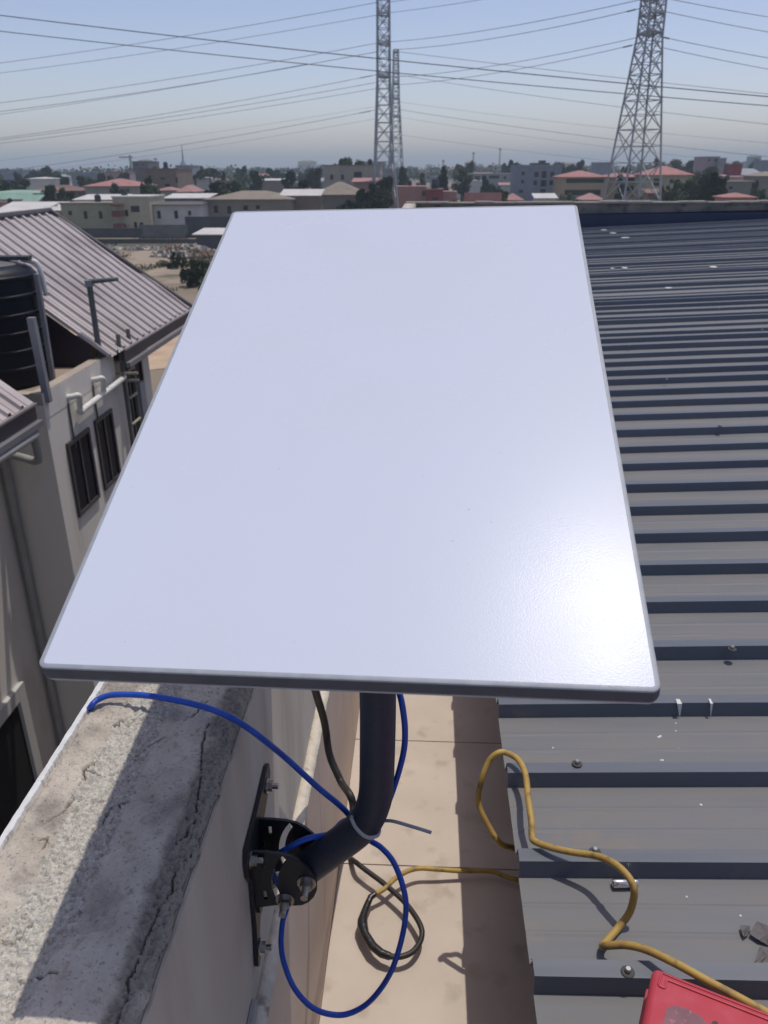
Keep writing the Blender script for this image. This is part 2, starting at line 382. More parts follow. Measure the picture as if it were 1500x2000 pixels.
gm = n.new('ShaderNodeMath'); gm.operation = 'MULTIPLY'; l.new(gr.outputs[0], gm.inputs[0]); l.new(ed_.outputs[0], gm.inputs[1])
gm2 = n.new('ShaderNodeMath'); gm2.operation = 'MULTIPLY'; l.new(gm.outputs[0], gm2.inputs[0]); l.new(low.outputs[0], gm2.inputs[1])
gx = n.new('ShaderNodeMix'); gx.data_type = 'RGBA'; l.new(gm2.outputs[0], gx.inputs[0]); l.new(x.outputs[2], gx.inputs[6]); gx.inputs[7].default_value = (.25,.185,.13,1)
l.new(gx.outputs[2], b.inputs['Base Color'])
rr_ = n.new('ShaderNodeMapRange'); rr_.inputs[3].default_value = .38; rr_.inputs[4].default_value = .8; l.new(m2.outputs[0], rr_.inputs[0]); l.new(rr_.outputs[0], b.inputs['Roughness'])
bt = n.new('ShaderNodeTexNoise'); bt.inputs['Scale'].default_value = 1.5; l.new(mp.outputs[0], bt.inputs['Vector'])
bn = n.new('ShaderNodeBump'); bn.inputs['Strength'].default_value = .25; bn.inputs['Distance'].default_value = .01; l.new(bt.outputs[0], bn.inputs['Height']); l.new(bn.outputs[0], b.inputs['Normal'])
PITCH_R, Y0, RH = .2042, .755, .031
prof = []                                    # (y offset, height) of one rib period, front face first
prof_one = [(0,0),(.004,RH),(.031,RH),(.047,.001),(.094,.0),(.0985,.0016),(.1015,.0016),(.106,.0),(.144,.0),(.1485,.0016),(.1515,.0016),(.156,.0),(.2035,.0)]
Xs = [RX, .4, .65, .9, 1.2, 1.6, 2, 2.5, 3, 3.7, 4.5, 5.2, 6, 7.5, 9.0]
def sheet(k0, k1, lift, x_off):
    mb = MB(); rows = []
    for k in range(k0, k1):
        rk_ = random.Random(k*7+5); sc_ = 1.0 if k < 10 else rk_.uniform(.82,1.0) if k < 20 else rk_.uniform(.5,.95) if k < 30 else rk_.uniform(.32,.6); po = 0 if k < 10 else rk_.uniform(-.002,.005)
        for dy, h in prof_one: rows.append((Y0+PITCH_R*k+dy, (h*sc_ if h > .01 else h+(po if dy > .04 and dy < .2 else 0))+lift))
    rows.append((Y0+PITCH_R*k1, lift)); rows += [(Y0+PITCH_R*k1+.004, RH+lift), (Y0+PITCH_R*k1+.031, RH+lift), (Y0+PITCH_R*k1+.04, .018+lift)]
    vs = []; nx = len(Xs)
    for y, h in rows:
        for i, xx in enumerate(Xs):
            xx = xx + (x_off if i == 0 else 0)
            vs.append((xx, y + .004*noise.noise((xx*1.3, y*2, 0)), roof_z(xx) + h + (.0018 if y < 2.5 else .004)*noise.noise((xx*.9, y*3, 4))))
    mb.add(vs, [(j*nx+i, j*nx+i+1, (j+1)*nx+i+1, (j+1)*nx+i) for j in range(len(rows)-1) for i in range(nx-1)])
    m = mb.build('roof_sheet', rm, roof)
    so = m.modifiers.new('gauge', 'SOLIDIFY'); so.thickness = .0012; so.offset = -1
    return m
bounds = list(range(-16, 65, 4)) + [65]
random.seed(11)
for i in range(len(bounds)-1):
    k1 = bounds[i+1]; last = i == len(bounds)-2
    sheet(bounds[i], k1 if not last else 65, .0032*(i % 2), random.uniform(-.006,.006))
# fixing screws on the rib tops
steel = mat('zinc_steel', (.42,.41,.38), (.52,.50,.46), .35, 200, metallic=.9)
rubber = mat('dark_washer', (.05,.05,.05), rough=.7)
def roof_screw(px, py):
    p = onRoof(px, py, RH+.003)
    mb = MB(); mb.lathe(p, [(.0095,0),(.0095,.0012),(.008,.002)], n=20); s = mb.build('screw', rubber, roof)
    mb = MB(); mb.lathe(p+Vector((0,0,.0022)), [(.0046,0),(.0046,.0045),(.0035,.0062)], n=6); s2 = mb.build('screw_head', steel, s)
for q in ((1127,1492),(1162,1664),(1226,1899),(1302,742),(1228,675),(1406,833),(1404,603),(1488,645),(1430,1268)): roof_screw(*q)
splat = mat('white_dropping', (.6,.59,.55), (.72,.71,.68), .9, 300)
def dropping(px, py, h, rx, ry, tilt=0):
    p = onRoof(px, py, h); mb = MB(); n = 14
    ring = [(p.x + rx*math.cos(a)*(1+.35*noise.noise((math.cos(a)*1.5, math.sin(a)*1.5, px))), p.y + ry*math.sin(a), 0) for a in [2*math.pi*k/n for k in range(n)]]
    vs = [(a, b_, roof_z(a)+h+.0006) for a, b_, _ in ring] + [(p.x, p.y, roof_z(p.x)+h+.0025)]
    mb.add(vs, [(i, (i+1) % n, n) for i in range(n)]); mb.build('bird_dropping', splat, roof, smooth=True)
for q in ((1287,1440,0,.004,.003),(1290,1438,0,.003,.003),(1320,1413,0,.002,.002),(1320,1428,0,.002,.002),(1325,1463,0,.002,.002),(1293,1485,RH,.004,.002),(1369,1572,0,.0025,.0025),
          (1080,1461,0,.002,.002),(1341,1752,0,.0018,.0018),(1446,1789,0,.002,.002),(1310,1500,0,.0015,.0015),(1284,623,0,.022,.03),(1220,523,.02,.03,.05),(1196,524,.02,.02,.03),(1393,521,.02,.035,.05),
          (1161,440,.02,.05,.06),(1179,449,.02,.05,.05),(1198,455,.02,.05,.06),(1221,464,.02,.055,.06),(1305,562,.01,.03,.03),(1375,592,.01,.03,.03)): dropping(*q)
def streak(px, y0, y1, wd):
    p = onRoof(px, y0, RH); mb = MB(); k = round((p.y-Y0)/PITCH_R); yb = Y0+PITCH_R*k; z = roof_z(p.x)
    vs = [(p.x-wd*.8, yb+.013, z+RH+.0045), (p.x+wd*.7, yb+.013, z+RH+.0045), (p.x-wd, yb-.001, z+RH+.0032), (p.x+wd, yb-.001, z+RH+.0032), (p.x+wd*.55, yb-.0035, z+.004), (p.x+wd*.85, yb-.0035, z+.004)]
    mb.add(vs, [(0,1,3,2),(2,3,5,4)]); mb.build('bird_dropping', splat, roof)
streak(1322, 1366, 1395, .005); streak(1384, 1366, 1384, .0028)

# ================================================================== ANTENNA
DC = EYE + Vector((-0.0398, 0.6686, -0.163)); DN = Vector((-0.0355,-0.4084,0.9121)).normalized()
DV = Vector((0.0355,0.9116,0.4095)); DV = (DV - DN*DV.dot(DN)).normalized(); DU = DV.cross(DN).normalized()
W2, L2 = .1915, .297
def rrect(inset, rad, n=8):
    a, b_ = W2-inset, L2-inset; r = max(rad-inset, .001); out = []
    for cx, cy, t0 in ((a-r, b_-r, 0), (-a+r, b_-r, 90), (-a+r, -b_+r, 180), (a-r, -b_+r, 270)):
        for k in range(n+1):
            t = R(t0+90*k/n); out.append((cx+r*math.cos(t), cy+r*math.sin(t)))
    return out
def ring_mesh(levels, cap_top=False, cap_bot=False):   # levels: (inset, z)
    mb = MB(); vs = []; n = None
    for ins, z in levels:
        p = rrect(ins, .0058); n = len(p); vs += [DC + DU*u + DV*v + DN*z for u, v in p]
    fs = [(i*n+k, i*n+(k+1) % n, (i+1)*n+(k+1) % n, (i+1)*n+k) for i in range(len(levels)-1) for k in range(n)]
    if cap_top: fs.append(tuple(range(n)))
    if cap_bot: fs.append(tuple((len(levels)-1)*n+k for k in range(n))[::-1])
    mb.add(vs, fs); return mb
ant = thing('satellite_antenna', 'flat white rectangular satellite antenna panel with grey rim tilted on a pole', 'antenna', DC)
pm = bpy.data.materials.new('antenna_white'); pm.use_nodes = True; n, l, b = nodes_of(pm)
b.inputs['Base Color'].default_value = (.585,.625,.72,1); b.inputs['Specular IOR Level'].default_value = .15
tc = n.new('ShaderNodeTexCoord'); t1 = n.new('ShaderNodeTexNoise'); t1.inputs['Scale'].default_value = 950; t1.inputs['Detail'].default_value = 3; l.new(tc.outputs['Object'], t1.inputs['Vector'])
bn = n.new('ShaderNodeBump'); bn.inputs['Strength'].default_value = .14; bn.inputs['Distance'].default_value = .0005; l.new(t1.outputs[0], bn.inputs['Height']); l.new(bn.outputs[0], b.inputs['Normal'])
t3 = n.new('ShaderNodeTexNoise'); t3.inputs['Scale'].default_value = 9; t3.inputs['Detail'].default_value = 6; l.new(tc.outputs['Object'], t3.inputs['Vector'])
rg = n.new('ShaderNodeMapRange'); rg.inputs[1].default_value = .3; rg.inputs[2].default_value = .7; rg.inputs[3].default_value = .25; rg.inputs[4].default_value = .29; l.new(t3.outputs[0], rg.inputs[0]); l.new(rg.outputs[0], b.inputs['Roughness'])
t4 = n.new('ShaderNodeTexNoise'); t4.inputs['Scale'].default_value = 190; t4.inputs['Detail'].default_value = 2; l.new(tc.outputs['Object'], t4.inputs['Vector'])
sg = n.new('ShaderNodeMapRange'); sg.inputs[1].default_value = .785; sg.inputs[2].default_value = .82; l.new(t4.outputs[0], sg.inputs[0])
t5 = n.new('ShaderNodeMapRange'); t5.inputs[1].default_value = .35; t5.inputs[2].default_value = .75; t5.inputs[4].default_value = .10; l.new(t3.outputs[0], t5.inputs[0])
d1 = n.new('ShaderNodeMix'); d1.data_type = 'RGBA'; d1.inputs[6].default_value = (.60,.64,.73,1); d1.inputs[7].default_value = (.50,.47,.44,1); l.new(t5.outputs[0], d1.inputs[0])
d2 = n.new('ShaderNodeMix'); d2.data_type = 'RGBA'; d2.inputs[7].default_value = (.36,.34,.32,1); l.new(sg.outputs[0], d2.inputs[0]); l.new(d1.outputs[2], d2.inputs[6]); l.new(d2.outputs[2], b.inputs['Base Color'])
ring_mesh([(.0032,.0004),(.0032,-.001)], cap_top=True).build('face_panel', pm, ant)
rim_m = mat('grey_rim', (.30,.32,.35), (.36,.38,.40), .5, 90, bump=.15, bscale=500, bdist=.0006)
side_m = mat('dark_grey_side', (.085,.09,.11), (.10,.105,.125), .6, 60, spec=.25)
ring_mesh([(.0033,.0002),(.0030,.0005),(.0010,.0005),(.0003,.0002),(0,-.0005),(0,-.0010)]).build('rim', rim_m, ant, angle=40)
ring_mesh([(0,-.0010),(-.0011,-.0080),(-.0008,-.0108),(.0002,-.0120)]).build('side_band', side_m, ant, angle=40)
ring_mesh([(.0004,-.0119),(-.0004,-.0125),(.0002,-.0145),(.03,-.02),(.045,-.036),(.06,-.0395)], cap_bot=True).build('back_shell', mat('pale_shell', (.42,.44,.48), rough=.5), ant, angle=40)

# ------------------------------------------------------------------ pole mount
navy = mat('navy_powder_coat', (.026,.031,.048), (.031,.037,.056), .5, 120, bump=.05, bscale=600, bdist=.0005)
blk = mat('black_bracket', (.010,.012,.017), (.016,.018,.024), .42, 60, bump=.08, bscale=500, bdist=.0005)
bolt_m = mat('bolt_steel', (.36,.35,.33), (.5,.48,.44), .3, 300, metallic=1)
PY = .68
piv = onY(592, 1700, PY)
mount = thing('pole_mount', 'dark navy bent pole mount bolted through a black bracket to the parapet', 'pole mount', (XR, PY, piv.z))
top = DC - DN*.036
pts = [top, top - DN*.02 + Vector((0,0,-.01)), onY(738,1362,PY)+Vector((0,0,.16)), onY(738,1362,PY), onY(737,1470,PY), onY(735,1535,PY), onY(730,1568,PY), onY(716,1600,PY), onY(694,1625,PY), onY(650,1658,PY), onY(600,1695,PY), onY(588,1704,PY)]
mb = MB(); mb.tube(pts, .0192, 28, smooth=8); mb.build('pole', navy, mount, angle=50)
mb = MB(); mb.lathe(top - DN*.03, [(.034,0),(.034,.02),(.03,.034)], DN, 24); mb.build('pole_socket', blk, mount, angle=40)
# cheek plates: outline taken in the plane of the near cheek
NY = .6555
def cz(px, py): p = onY(px, py, NY); return (p.x, p.z)
outl = [cz(*q) for q in ((490,1664),(520,1665.5),(545,1668),(566,1673),(584,1682),(600,1695),(612,1709),(619,1724),(619,1739),(613,1752),(603,1762),(590,1768),(575,1769),(556,1766.5),(530,1769),(508,1772),(498,1772))]
def slot(pts): return [cz(*q) for q in pts]
pc = Vector((596,1724))
arc = [(pc.x + 66*math.cos(R(a)), pc.y + 66*1.06*math.sin(R(a))) for a in range(147, 237, 9)]
arc += [(pc.x + 54*math.cos(R(a)), pc.y + 54*1.06*math.sin(R(a))) for a in range(228, 138, -9)]
holes = [slot([(508,1679),(515,1679),(516,1696),(510,1696)]), slot(arc), slot([(513,1741),(520,1740),(523,1756),(516,1757)])]
for yy in (NY, .7045):
    prism(outl, holes, (0,1,0), .0035, (0,yy,0), (1,0,0), (0,0,1)).build('cheek_plate', blk, mount)
# wall plate with four arms
wp = [(.638,-.706),(.644,-.690),(.700,-.688),(.766,-.680),(.776,-.684),(.778,-.700),(.770,-.712),(.730,-.725),(.722,-.74),(.722,-.80),(.735,-.825),(.770,-.862),(.770,-.874),(.760,-.878),(.74,-.86),(.70,-.83),(.672,-.825),(.662,-.84),(.655,-.876),(.648,-.880),(.642,-.874),(.650,-.82),(.652,-.75),(.640,-.728)]
prism([(a, b_+H) for a, b_ in wp], [], (1,0,0), .005, (XR+.001,0,0), (0,1,0), (0,0,1)).build('wall_plate', blk, mount)
mb = MB(); mb.box(XR+.006, XR+.0095, .6592, .7043, H-.805, H-.737); mb.build('bracket_web', blk, mount)
def wall_bolt(y, z):
    mb = MB(); p = Vector((XR+.0065, y, H+z))
    mb.lathe(p, [(.0095,0),(.0095,.0015)], (1,0,0), 18); mb.lathe(p, [(.0065,.0015),(.0065,.0075)], (1,0,0), 6); mb.lathe(p, [(.0035,.0075),(.0035,.014),(.003,.0145)], (1,0,0), 10)
    mb.build('wall_bolt', bolt_m, mount)
for q in ((.752,-.698),(.651,-.712),(.6535,-.855),(.757,-.858)): wall_bolt(*q)
def thru_bolt(px, py):
    p = onY(px, py, NY); mb = MB()
    mb.lathe(p, [(.011,0),(.011,.0015)], (0,-1,0), 20); mb.lathe(p, [(.0075,.0015),(.0075,.0085)], (0,-1,0), 6)
    mb.tube([p+Vector((0,-.0085-.0011*i,0)) for i in range(13)], [.0038 if i % 2 else .0043 for i in range(13)], 12)
    mb.build('pivot_bolt', bolt_m, mount)
thru_bolt(599,1724); thru_bolt(557,1757)

# cable tie round the bend with its long tail
tie_m = mat('grey_nylon', (.30,.31,.33), (.36,.37,.39), .45, 80)
pa = [onY(686,1598,PY-.022), onY(694,1615,PY-.026), onY(708,1630,PY-.027), onY(722,1636,PY-.025), onY(737,1632,PY-.016)]
tieO = thing('cable_tie', 'grey nylon cable tie round the pole bend with its tail sticking out right', 'cable tie', pa[2])
mb = MB(); full = pa + [onY(741,1620,PY), onY(736,1605,PY+.022), onY(715,1595,PY+.026), onY(694,1592,PY+.018), onY(686,1598,PY-.02)]
mb.tube(full, .0021, 8, smooth=6); mb.build('strap', tie_m, tieO)
mb = MB(); mb.tube([onY(738,1606,PY+.012), onY(762,1603,PY), onY(800,1613,PY-.01), onY(842,1626,PY-.02)], .0020, 8, smooth=5); mb.build('tail', tie_m, tieO)

# ------------------------------------------------------------------ cables
def cable(name, label, pts, r, m, n=12, k=10):
    mb = MB(); mb.tube(pts, r, n, smooth=k); o = mb.build(name, m, None, smooth=True)
    return tag(o, label, 'cable')
blue = mat('blue_cable', (.006,.055,.37), (.009,.075,.45), .42, 60, c3=(.03,.07,.26), s3=90, lo3=.56, hi3=.75)
bp = [onX(120,1560,-.392), onX(150,1465,-.392), onX(167,1402,-.388), onZ(176,1382,PT+.004), onZ(192,1366,PT+.010), onZ(222,1357,PT+.013), onZ(280,1358,PT+.014), onZ(340,1367,PT+.014), onZ(400,1381,PT+.014), onZ(446,1399,PT+.016), onX(480,1419,XR+.007),
      onX(510,1441,XR+.022), onY(560,1482,.71), onY(620,1537,.70), onY(660,1570,.70), onY(680,1590,.703), onY(688,1606,.712), onY(700,1615,.722),
      onY(730,1600,.715), onY(752,1580,.702), onY(772,1530,.69), onY(788,1470,.69), onY(791,1425,.69), onY(786,1380,.69), onY(779,1350,.70), onY(765,1300,.72)]
bp2 = [onY(748,1590,.695), onY(735,1604,.712), onY(700,1602,.716), onY(672,1604,.712), onY(656,1618,.70), onY(640,1630,.69), onY(600,1638,.678), onY(565,1655,.672), onY(535,1676,.676), onY(533,1705,.69), onY(560,1762,.69), onY(552,1800,.682), onY(549,1845,.675),
       onY(556,1885,.67), onY(575,1930,.66), onY(605,1964,.655), onY(640,1980,.652), onY(680,1980,.655), onY(722,1956,.66), onY(760,1905,.664), onY(783,1840,.668), onY(793,1775,.672), onY(786,1728,.676), onY(768,1683,.69), onY(745,1656,.70), onY(725,1643,.708), onY(705,1628,.716), onY(690,1606,.722), onY(684,1594,.712)]
bc = thing('network_cable', 'bright blue network cable looped round the pole and over the parapet', 'cable', bp[12])
mb = MB(); mb.tube(bp, .0034, 12, smooth=10); mb.build('upper_run', blue, bc, smooth=True)
mb = MB(); mb.tube(bp2, .0034, 12, smooth=10); mb.build('hanging_loop', blue, bc, smooth=True)
blackc = mat('black_cable_rubber', (.016,.015,.013), (.03,.027,.023), .55, 60)
z = FZ
bk = [onX(600,1290,-.150), onX(617,1352,-.150), onX(634,1412,-.146), onX(644,1475,-.140), onX(665,1525,-.122), onX(690,1580,-.10), onZ(672,1660,z+.02), onZ(700,1688,z+.035), onZ(750,1726,z+.035), onZ(792,1764,z+.035), onZ(820,1805,z+.035), onZ(823,1832,z+.03), onZ(808,1857,z+.03), onZ(785,1868,z+.03), onZ(760,1868,z+.03)]
pe = thing('power_cable_joint', 'black cable coiled on the tiles and taped to a thicker black joint', 'cable', bk[-1])
mb = MB(); mb.tube(bk, .0058, 12, smooth=8); mb.build('black_flex', blackc, pe, smooth=True)
jp = [onZ(762,1868,z+.03), onZ(745,1862,z+.03), onZ(728,1848,z+.03), onZ(713,1824,z+.03), onZ(708,1806,z+.03), onZ(708,1798,z+.03), onZ(711,1785,z+.03), onZ(717,1768,z+.03), onZ(724,1752,z+.032), onZ(733,1746,z+.034)]
mb = MB(); mb.tube(jp, [.0075,.0085,.0092,.0088,.011,.0105,.0085,.0072,.0066,.006], 14, smooth=1); mb.build('taped_joint', mat('insulation_tape', (.012,.012,.013), rough=.32, spec=.6, c2=(.02,.02,.02), scale=90, bump=.4, bscale=120, bdist=.003), pe, angle=60)
yel = mat('dirty_yellow_cable', (.46,.31,.07), (.36,.225,.06), .6, 25, c3=(.17,.125,.06), s3=55, lo3=.54, hi3=.72, bump=.2, bscale=300, bdist=.001)
yp1 = [onZ(735,1745,z+.034), onZ(752,1735,z+.036), onZ(772,1716,z+.04), onZ(795,1702,z+.04), onZ(820,1696,z+.036), onZ(855,1698,z+.032), onZ(900,1701,z+.025), onZ(960,1702,z+.02), onZ(1000,1716,z+.015), onZ(1060,1724,z+.012)]
zr = RH+.009
yp2 = [onZ(1060,1668,H-1.24), onZ(1003,1656,H-1.20), onZ(975,1645,H-1.17), onZ(950,1605,H-1.14), onZ(934,1566,H-1.11), onZ(941,1522,H-1.06), onZ(955,1487,H-1.03)] + [onRoof(*q) for q in (
      (972,1471,zr+.012),(988,1470,zr+.012),(1012,1484,zr+.012),(1026,1512,zr+.014),(1032,1560,.06),(1038,1605,.05),(1039,1632,zr),(1044,1643,zr),(1075,1655,zr+.006),(1115,1664,zr+.012),(1165,1672,.065),(1200,1687,.08),(1226,1711,.082),(1238,1735,.072),(1237,1758,.05),(1228,1785,.025),(1205,1815,.008),(1183,1840,.008),(1177,1848,.014),(1186,1847,.026),(1225,1846,.042),(1265,1856,.052),(1320,1882,.062),(1380,1915,.066),(1440,1947,.06),(1520,1990,.05))]
yc = thing('extension_cable', 'dirty yellow cable snaking from the roof edge to the red case', 'cable', yp2[10])
mb = MB(); mb.tube(yp1, .0052, 12, smooth=8); mb.build('floor_run', yel, yc, smooth=True)
mb = MB(); mb.tube(yp2, .0056, 12, smooth=8); mb.build('roof_run', yel, yc, smooth=True)

# ------------------------------------------------------------------ red case, socket, tape
zt_ = RZ + RH + .115
c0 = onZ(1276,1884,zt_); c1 = onZ(1500,1972,zt_); c2 = onZ(1238,2006,zt_)
ux = (c1-c0).normalized(); uy = Vector((-ux.y, ux.x, 0))*-1; uy = (uy if uy.dot(c2-c0) > 0 else -uy); uzv = Vector((0,0,1))
red = mat('red_plastic', (.48,.045,.065), (.44,.038,.055), .45, 18, c3=(.48,.085,.10), s3=30, lo3=.5, hi3=.85, bump=.08, bscale=500, bdist=.0006)
case = thing('tool_case', 'red plastic tool case with a worn sticker at the lower right corner', 'tool case', (c0.x, c0.y, RZ+RH))
def case_box(u0, u1, v0, v1, z0, z1, name, m, bev, par_=case):
    mb = MB(); mb.obox(c0 + ux*(u0+u1)/2 + uy*(v0+v1)/2 + uzv*((z0+z1)/2), ux*(u1-u0)/2, uy*(v1-v0)/2, uzv*(z1-z0)/2)
    o = mb.build(name, m, par_); bevel(o, bev, 4); o.data.shade_smooth(); return o
LC, WC = .36, .29
zrim = -.050
case_box(0, LC, 0, WC, zrim+.0015, 0, 'lid', red, .009)
case_box(-.003, LC+.003, -.003, WC+.003, zrim-.004, zrim+.001, 'lid_rim', red, .0015)
case_box(-.0035, LC+.0035, -.0035, WC+.0035, zrim-.0095, zrim-.0052, 'base_rim', red, .0015)
case_box(0, LC, 0, WC, -.112, zrim-.0055, 'base', red, .006)
def raised(path, r, name, m):
    mb = MB(); mb.tube([c0 + ux*u + uy*v + uzv*.0006 for u, v in path], r, 8, smooth=4); mb.build(name, m, case, smooth=True)
def cuv(px, py):
    d = onZ(px, py, zt_)-c0; return (d.dot(ux), d.dot(uy))
e0 = cuv(1301,1920); e1 = cuv(1305,1915.5); e2 = cuv(1500,1992.5); k_ = (e2[1]-e1[1])/(e2[0]-e1[0])
h0 = cuv(1291.9,1903)
raised([cuv(1294,1901), h0, cuv(1289,1913), cuv(1286.3,1922), cuv(1288.5,1926.5), cuv(1297,1930), cuv(1299.5,1927), e0, e1, (e1[0]+.012, e1[1]+.012*k_), (e1[0]+.1, e1[1]+.1*k_), (LC-.03, e1[1]+(LC-.03-e1[0])*k_)], .0014, 'moulded_rib', red)
raised([h0, cuv(1294,1901), (h0[0]+.02, h0[1]-.001), (h0[0]+.1, h0[1]-.001), (LC-.03, h0[1]-.001)], .0007, 'moulded_rib', red)
stk = mat('worn_sticker', (.16,.055,.075), (.21,.075,.095), .5, 40, c3=(.30,.12,.13), s3=130, lo3=.6, hi3=.66)
def flat(poly, name, m, h=.0007):
    prism(poly, [], uzv, h, c0+uzv*.0001, ux, uy).build(name, m, case)
flat([cuv(*q) for q in ((1302,1970),(1308,1966.5),(1322.7,1965.5),(1335.7,1968),(1367.5,1985),(1379.6,1998),(1384,2015),(1380,2050),(1284,2050),(1292,2010))][::-1], 'sticker', stk)
flat([cuv(*q) for q in ((1389,2001),(1391,1996),(1396,1994),(1402,1997),(1404,2004),(1404,2020),(1399,2020),(1398,2004),(1396,2000),(1394,2001),(1394,2020),(1388,2020))][::-1], 'black_letter', mat('sticker_black', (.03,.012,.018), rough=.5))

p = onRoof(1221,1725,.0085); ax = Vector((1,.02,SL)).normalized()
sock = thing('socket_bit', 'shiny silver steel socket lying on the roof under the yellow cable', 'socket', p)
mb = MB(); mb.lathe(p-ax*.0195, [(.0045,.002),(.0062,.002),(.0072,0),(.0075,.0008),(.0075,.022),(.0068,.0232),(.0068,.0245),(.0075,.0255),(.0075,.038),(.007,.039)], ax, 28)
mb.build('body', mat('chrome', (.75,.73,.68), rough=.16, metallic=1), sock, angle=35)
mb = MB(); mb.lathe(p-ax*.0185, [(.0045,0),(.0045,.002)], ax, 6); mb.build('square_drive', rubber, sock)
tape_m = mat('grey_tape', (.105,.095,.092), (.14,.125,.118), .7, 60)
def scrap(label, ring_px, hs):
    P = [onRoof(a, b_, h) for (a, b_), h in zip(ring_px, hs)]; c = sum(P, Vector())/len(P) + Vector((0,0,.004)); mb = MB()
    P2 = []
    for i in range(len(P)):
        for j in range(3):
            v = P[i].lerp(P[(i+1) % len(P)], j/3); P2.append(v + Vector((0,0,.0015*noise.noise((v.x*300, v.y*300, 1)))))
    nn = len(P2); mid = [c.lerp(v, .55) + Vector((0,0,.003*noise.noise((v.x*120, v.y*120, 6)))) for v in P2]
    mb.add(P2+mid+[c], [(i, (i+1) % nn, nn+(i+1) % nn, nn+i) for i in range(nn)] + [(nn+i, nn+(i+1) % nn, 2*nn) for i in range(nn)])
    o = mb.build('tape_scrap', tape_m); so = o.modifiers.new('thickness', 'SOLIDIFY'); so.thickness = .0012
    tag(o, label, 'tape scrap', 'curled tape scraps')
scrap('small curled dark tape scrap on the roof pan, left of the bigger scrap', [(1446,1808),(1454,1806),(1464,1808),(1466,1820),(1460,1828),(1453,1830),(1448,1820)], [.008,.004,.003,.003,.004,.007,.009])
scrap('large crumpled grey tape scrap at the right edge of the roof', [(1478,1799),(1500,1808),(1530,1818),(1535,1850),(1500,1846),(1482,1836),(1464,1824)], [.006,.012,.014,.006,.004,.008,.008])
scrap('flat curled grey tape end beside the rib, below the crumpled scrap', [(1484,1848),(1500,1850),(1530,1855),(1530,1888),(1490,1888),(1476,1880),(1474,1878)], [.003,.004,.004,.004,.003,.006,.007])
# ================================================================== NEIGHBOUR BUILDING (left)
FXB = -4.28                                   # bay facade
def zc(d): return H-d
grey_wall = mat('grey_render', (.69,.645,.575), (.76,.715,.645), .9, 1.5, (1,1,.3), c3=(.50,.46,.40), s3=2.2, lo3=.55, hi3=.78)
dark_pane = mat('dark_glass', (.006,.008,.017), (.009,.011,.022), .25, 2, spec=.04)
void_m = mat('dark_interior', (.008,.008,.010), rough=.9)
frame_m = mat('dark_frame', (.05,.05,.055), rough=.5)
pvc = mat('white_pipe', (.66,.65,.60), (.74,.73,.69), .45, 8, c3=(.5,.48,.42), s3=5, lo3=.55, hi3=.75)
sheet_m = mat('mauve_roof_sheet', (.47,.42,.395), (.56,.505,.475), .34, .8, (1.2,1.2,1.2), c3=(.38,.32,.30), s3=.9, lo3=.5, hi3=.7, bump=.06, bscale=6, bdist=.01)
trim_m = mat('dark_roof_trim', (.055,.045,.05), (.075,.065,.07), .5, 2)
nb = thing('apartment_building', 'grey rendered neighbour block with a ribbed mauve hip roof and dark windows', 'building', (FXB, 9, 0))
mb = MB()
mb.box(-13, -4.9, -6, 8.44, 0, zc(2.42)); mb.box(-13, FXB, 8.44, 10.62, 0, zc(2.44)); mb.box(-13, -4.42, 10.62, 12.38, 0, zc(2.42))
mb.build('wall', grey_wall, nb)
mb = MB(); mb.box(-6.4, FXB-.13, 8.57, 10.5, zc(2.437), zc(2.415)); mb.build('tank_slab', mat('brown_screed', (.30,.235,.175), (.36,.28,.21), .95, 3), nb)
mb = MB(); mb.box(FXB-.14, FXB-.003, 8.443, 10.617, zc(2.437), zc(2.30)); mb.box(-6, FXB-.143, 8.443, 8.58, zc(2.437), zc(2.31)); mb.build('bay_parapet', mat('brown_coping', (.36,.30,.24), (.42,.36,.29), .95, 4), nb)
mb = MB(); mb.box(FXB+.001, FXB+.0035, 8.443, 10.617, zc(2.60), zc(2.306)); mb.build('parapet_render', grey_wall, nb)
# roof slope facing us with a cut-out for the tank
EX, EZ, SLP, RXg = -4.16, zc(2.29), .78, -6.25
def slope_z(x): return EZ + SLP*(EX-x)
def roof_piece(ya, yb, hip=None, step=.27):
    mb = MB(); prof = []; y = ya
    while y < yb-.01:
        e = min(y+step, yb)
        prof += [(y, 0), (y+.008, .048), (y+.06, .048), (y+.075, 0), (y+.155,0), (y+.158,.012), (y+.175,.012), (y+.18,0)] if e-y > .2 else [(y,0)]
        y = e
    prof.append((yb, 0)); vs = []
    for y, h in prof:
        xr = RXg
        if hip and y > hip: xr = EX + (RXg-EX)*max(0, (14.2-y)/(14.2-hip))
        for k in range(7):
            x = EX + (xr-EX)*k/6; vs.append((x, y, slope_z(x)+h+.004*noise.noise((x*2, y*1.5, 0))))
    mb.add(vs, [(j*7+i, j*7+i+1, (j+1)*7+i+1, (j+1)*7+i) for j in range(len(prof)-1) for i in range(6)])
    return mb
o = roof_piece(10.2, 14.2, 13.73).build('roof', sheet_m, nb)
o = roof_piece(-2, 8.02).build('roof', sheet_m, nb)
mb = MB(); zr_ = slope_z(RXg)
mb.add([(RXg,-2,zr_),(RXg,13.73,zr_),(-11.5,14.2,EZ),(-11.5,-2,EZ)], [(0,1,2,3)]); mb.add([(RXg,13.73,zr_),(EX,14.2,EZ),(-11.5,14.2,EZ)], [(0,1,2)])
mb.build('rear_roof', mat('pale_back_sheet', (.5,.46,.42), (.55,.51,.47), .5, 2), nb)
mb = MB(); mb.tube([(RXg,-2,zr_+.03),(RXg,13.73,zr_+.03)], .05, 8); mb.tube([(RXg,13.73,zr_+.03),(EX,14.2,EZ+.03)], .045, 8); mb.build('ridge_cap', trim_m, nb)
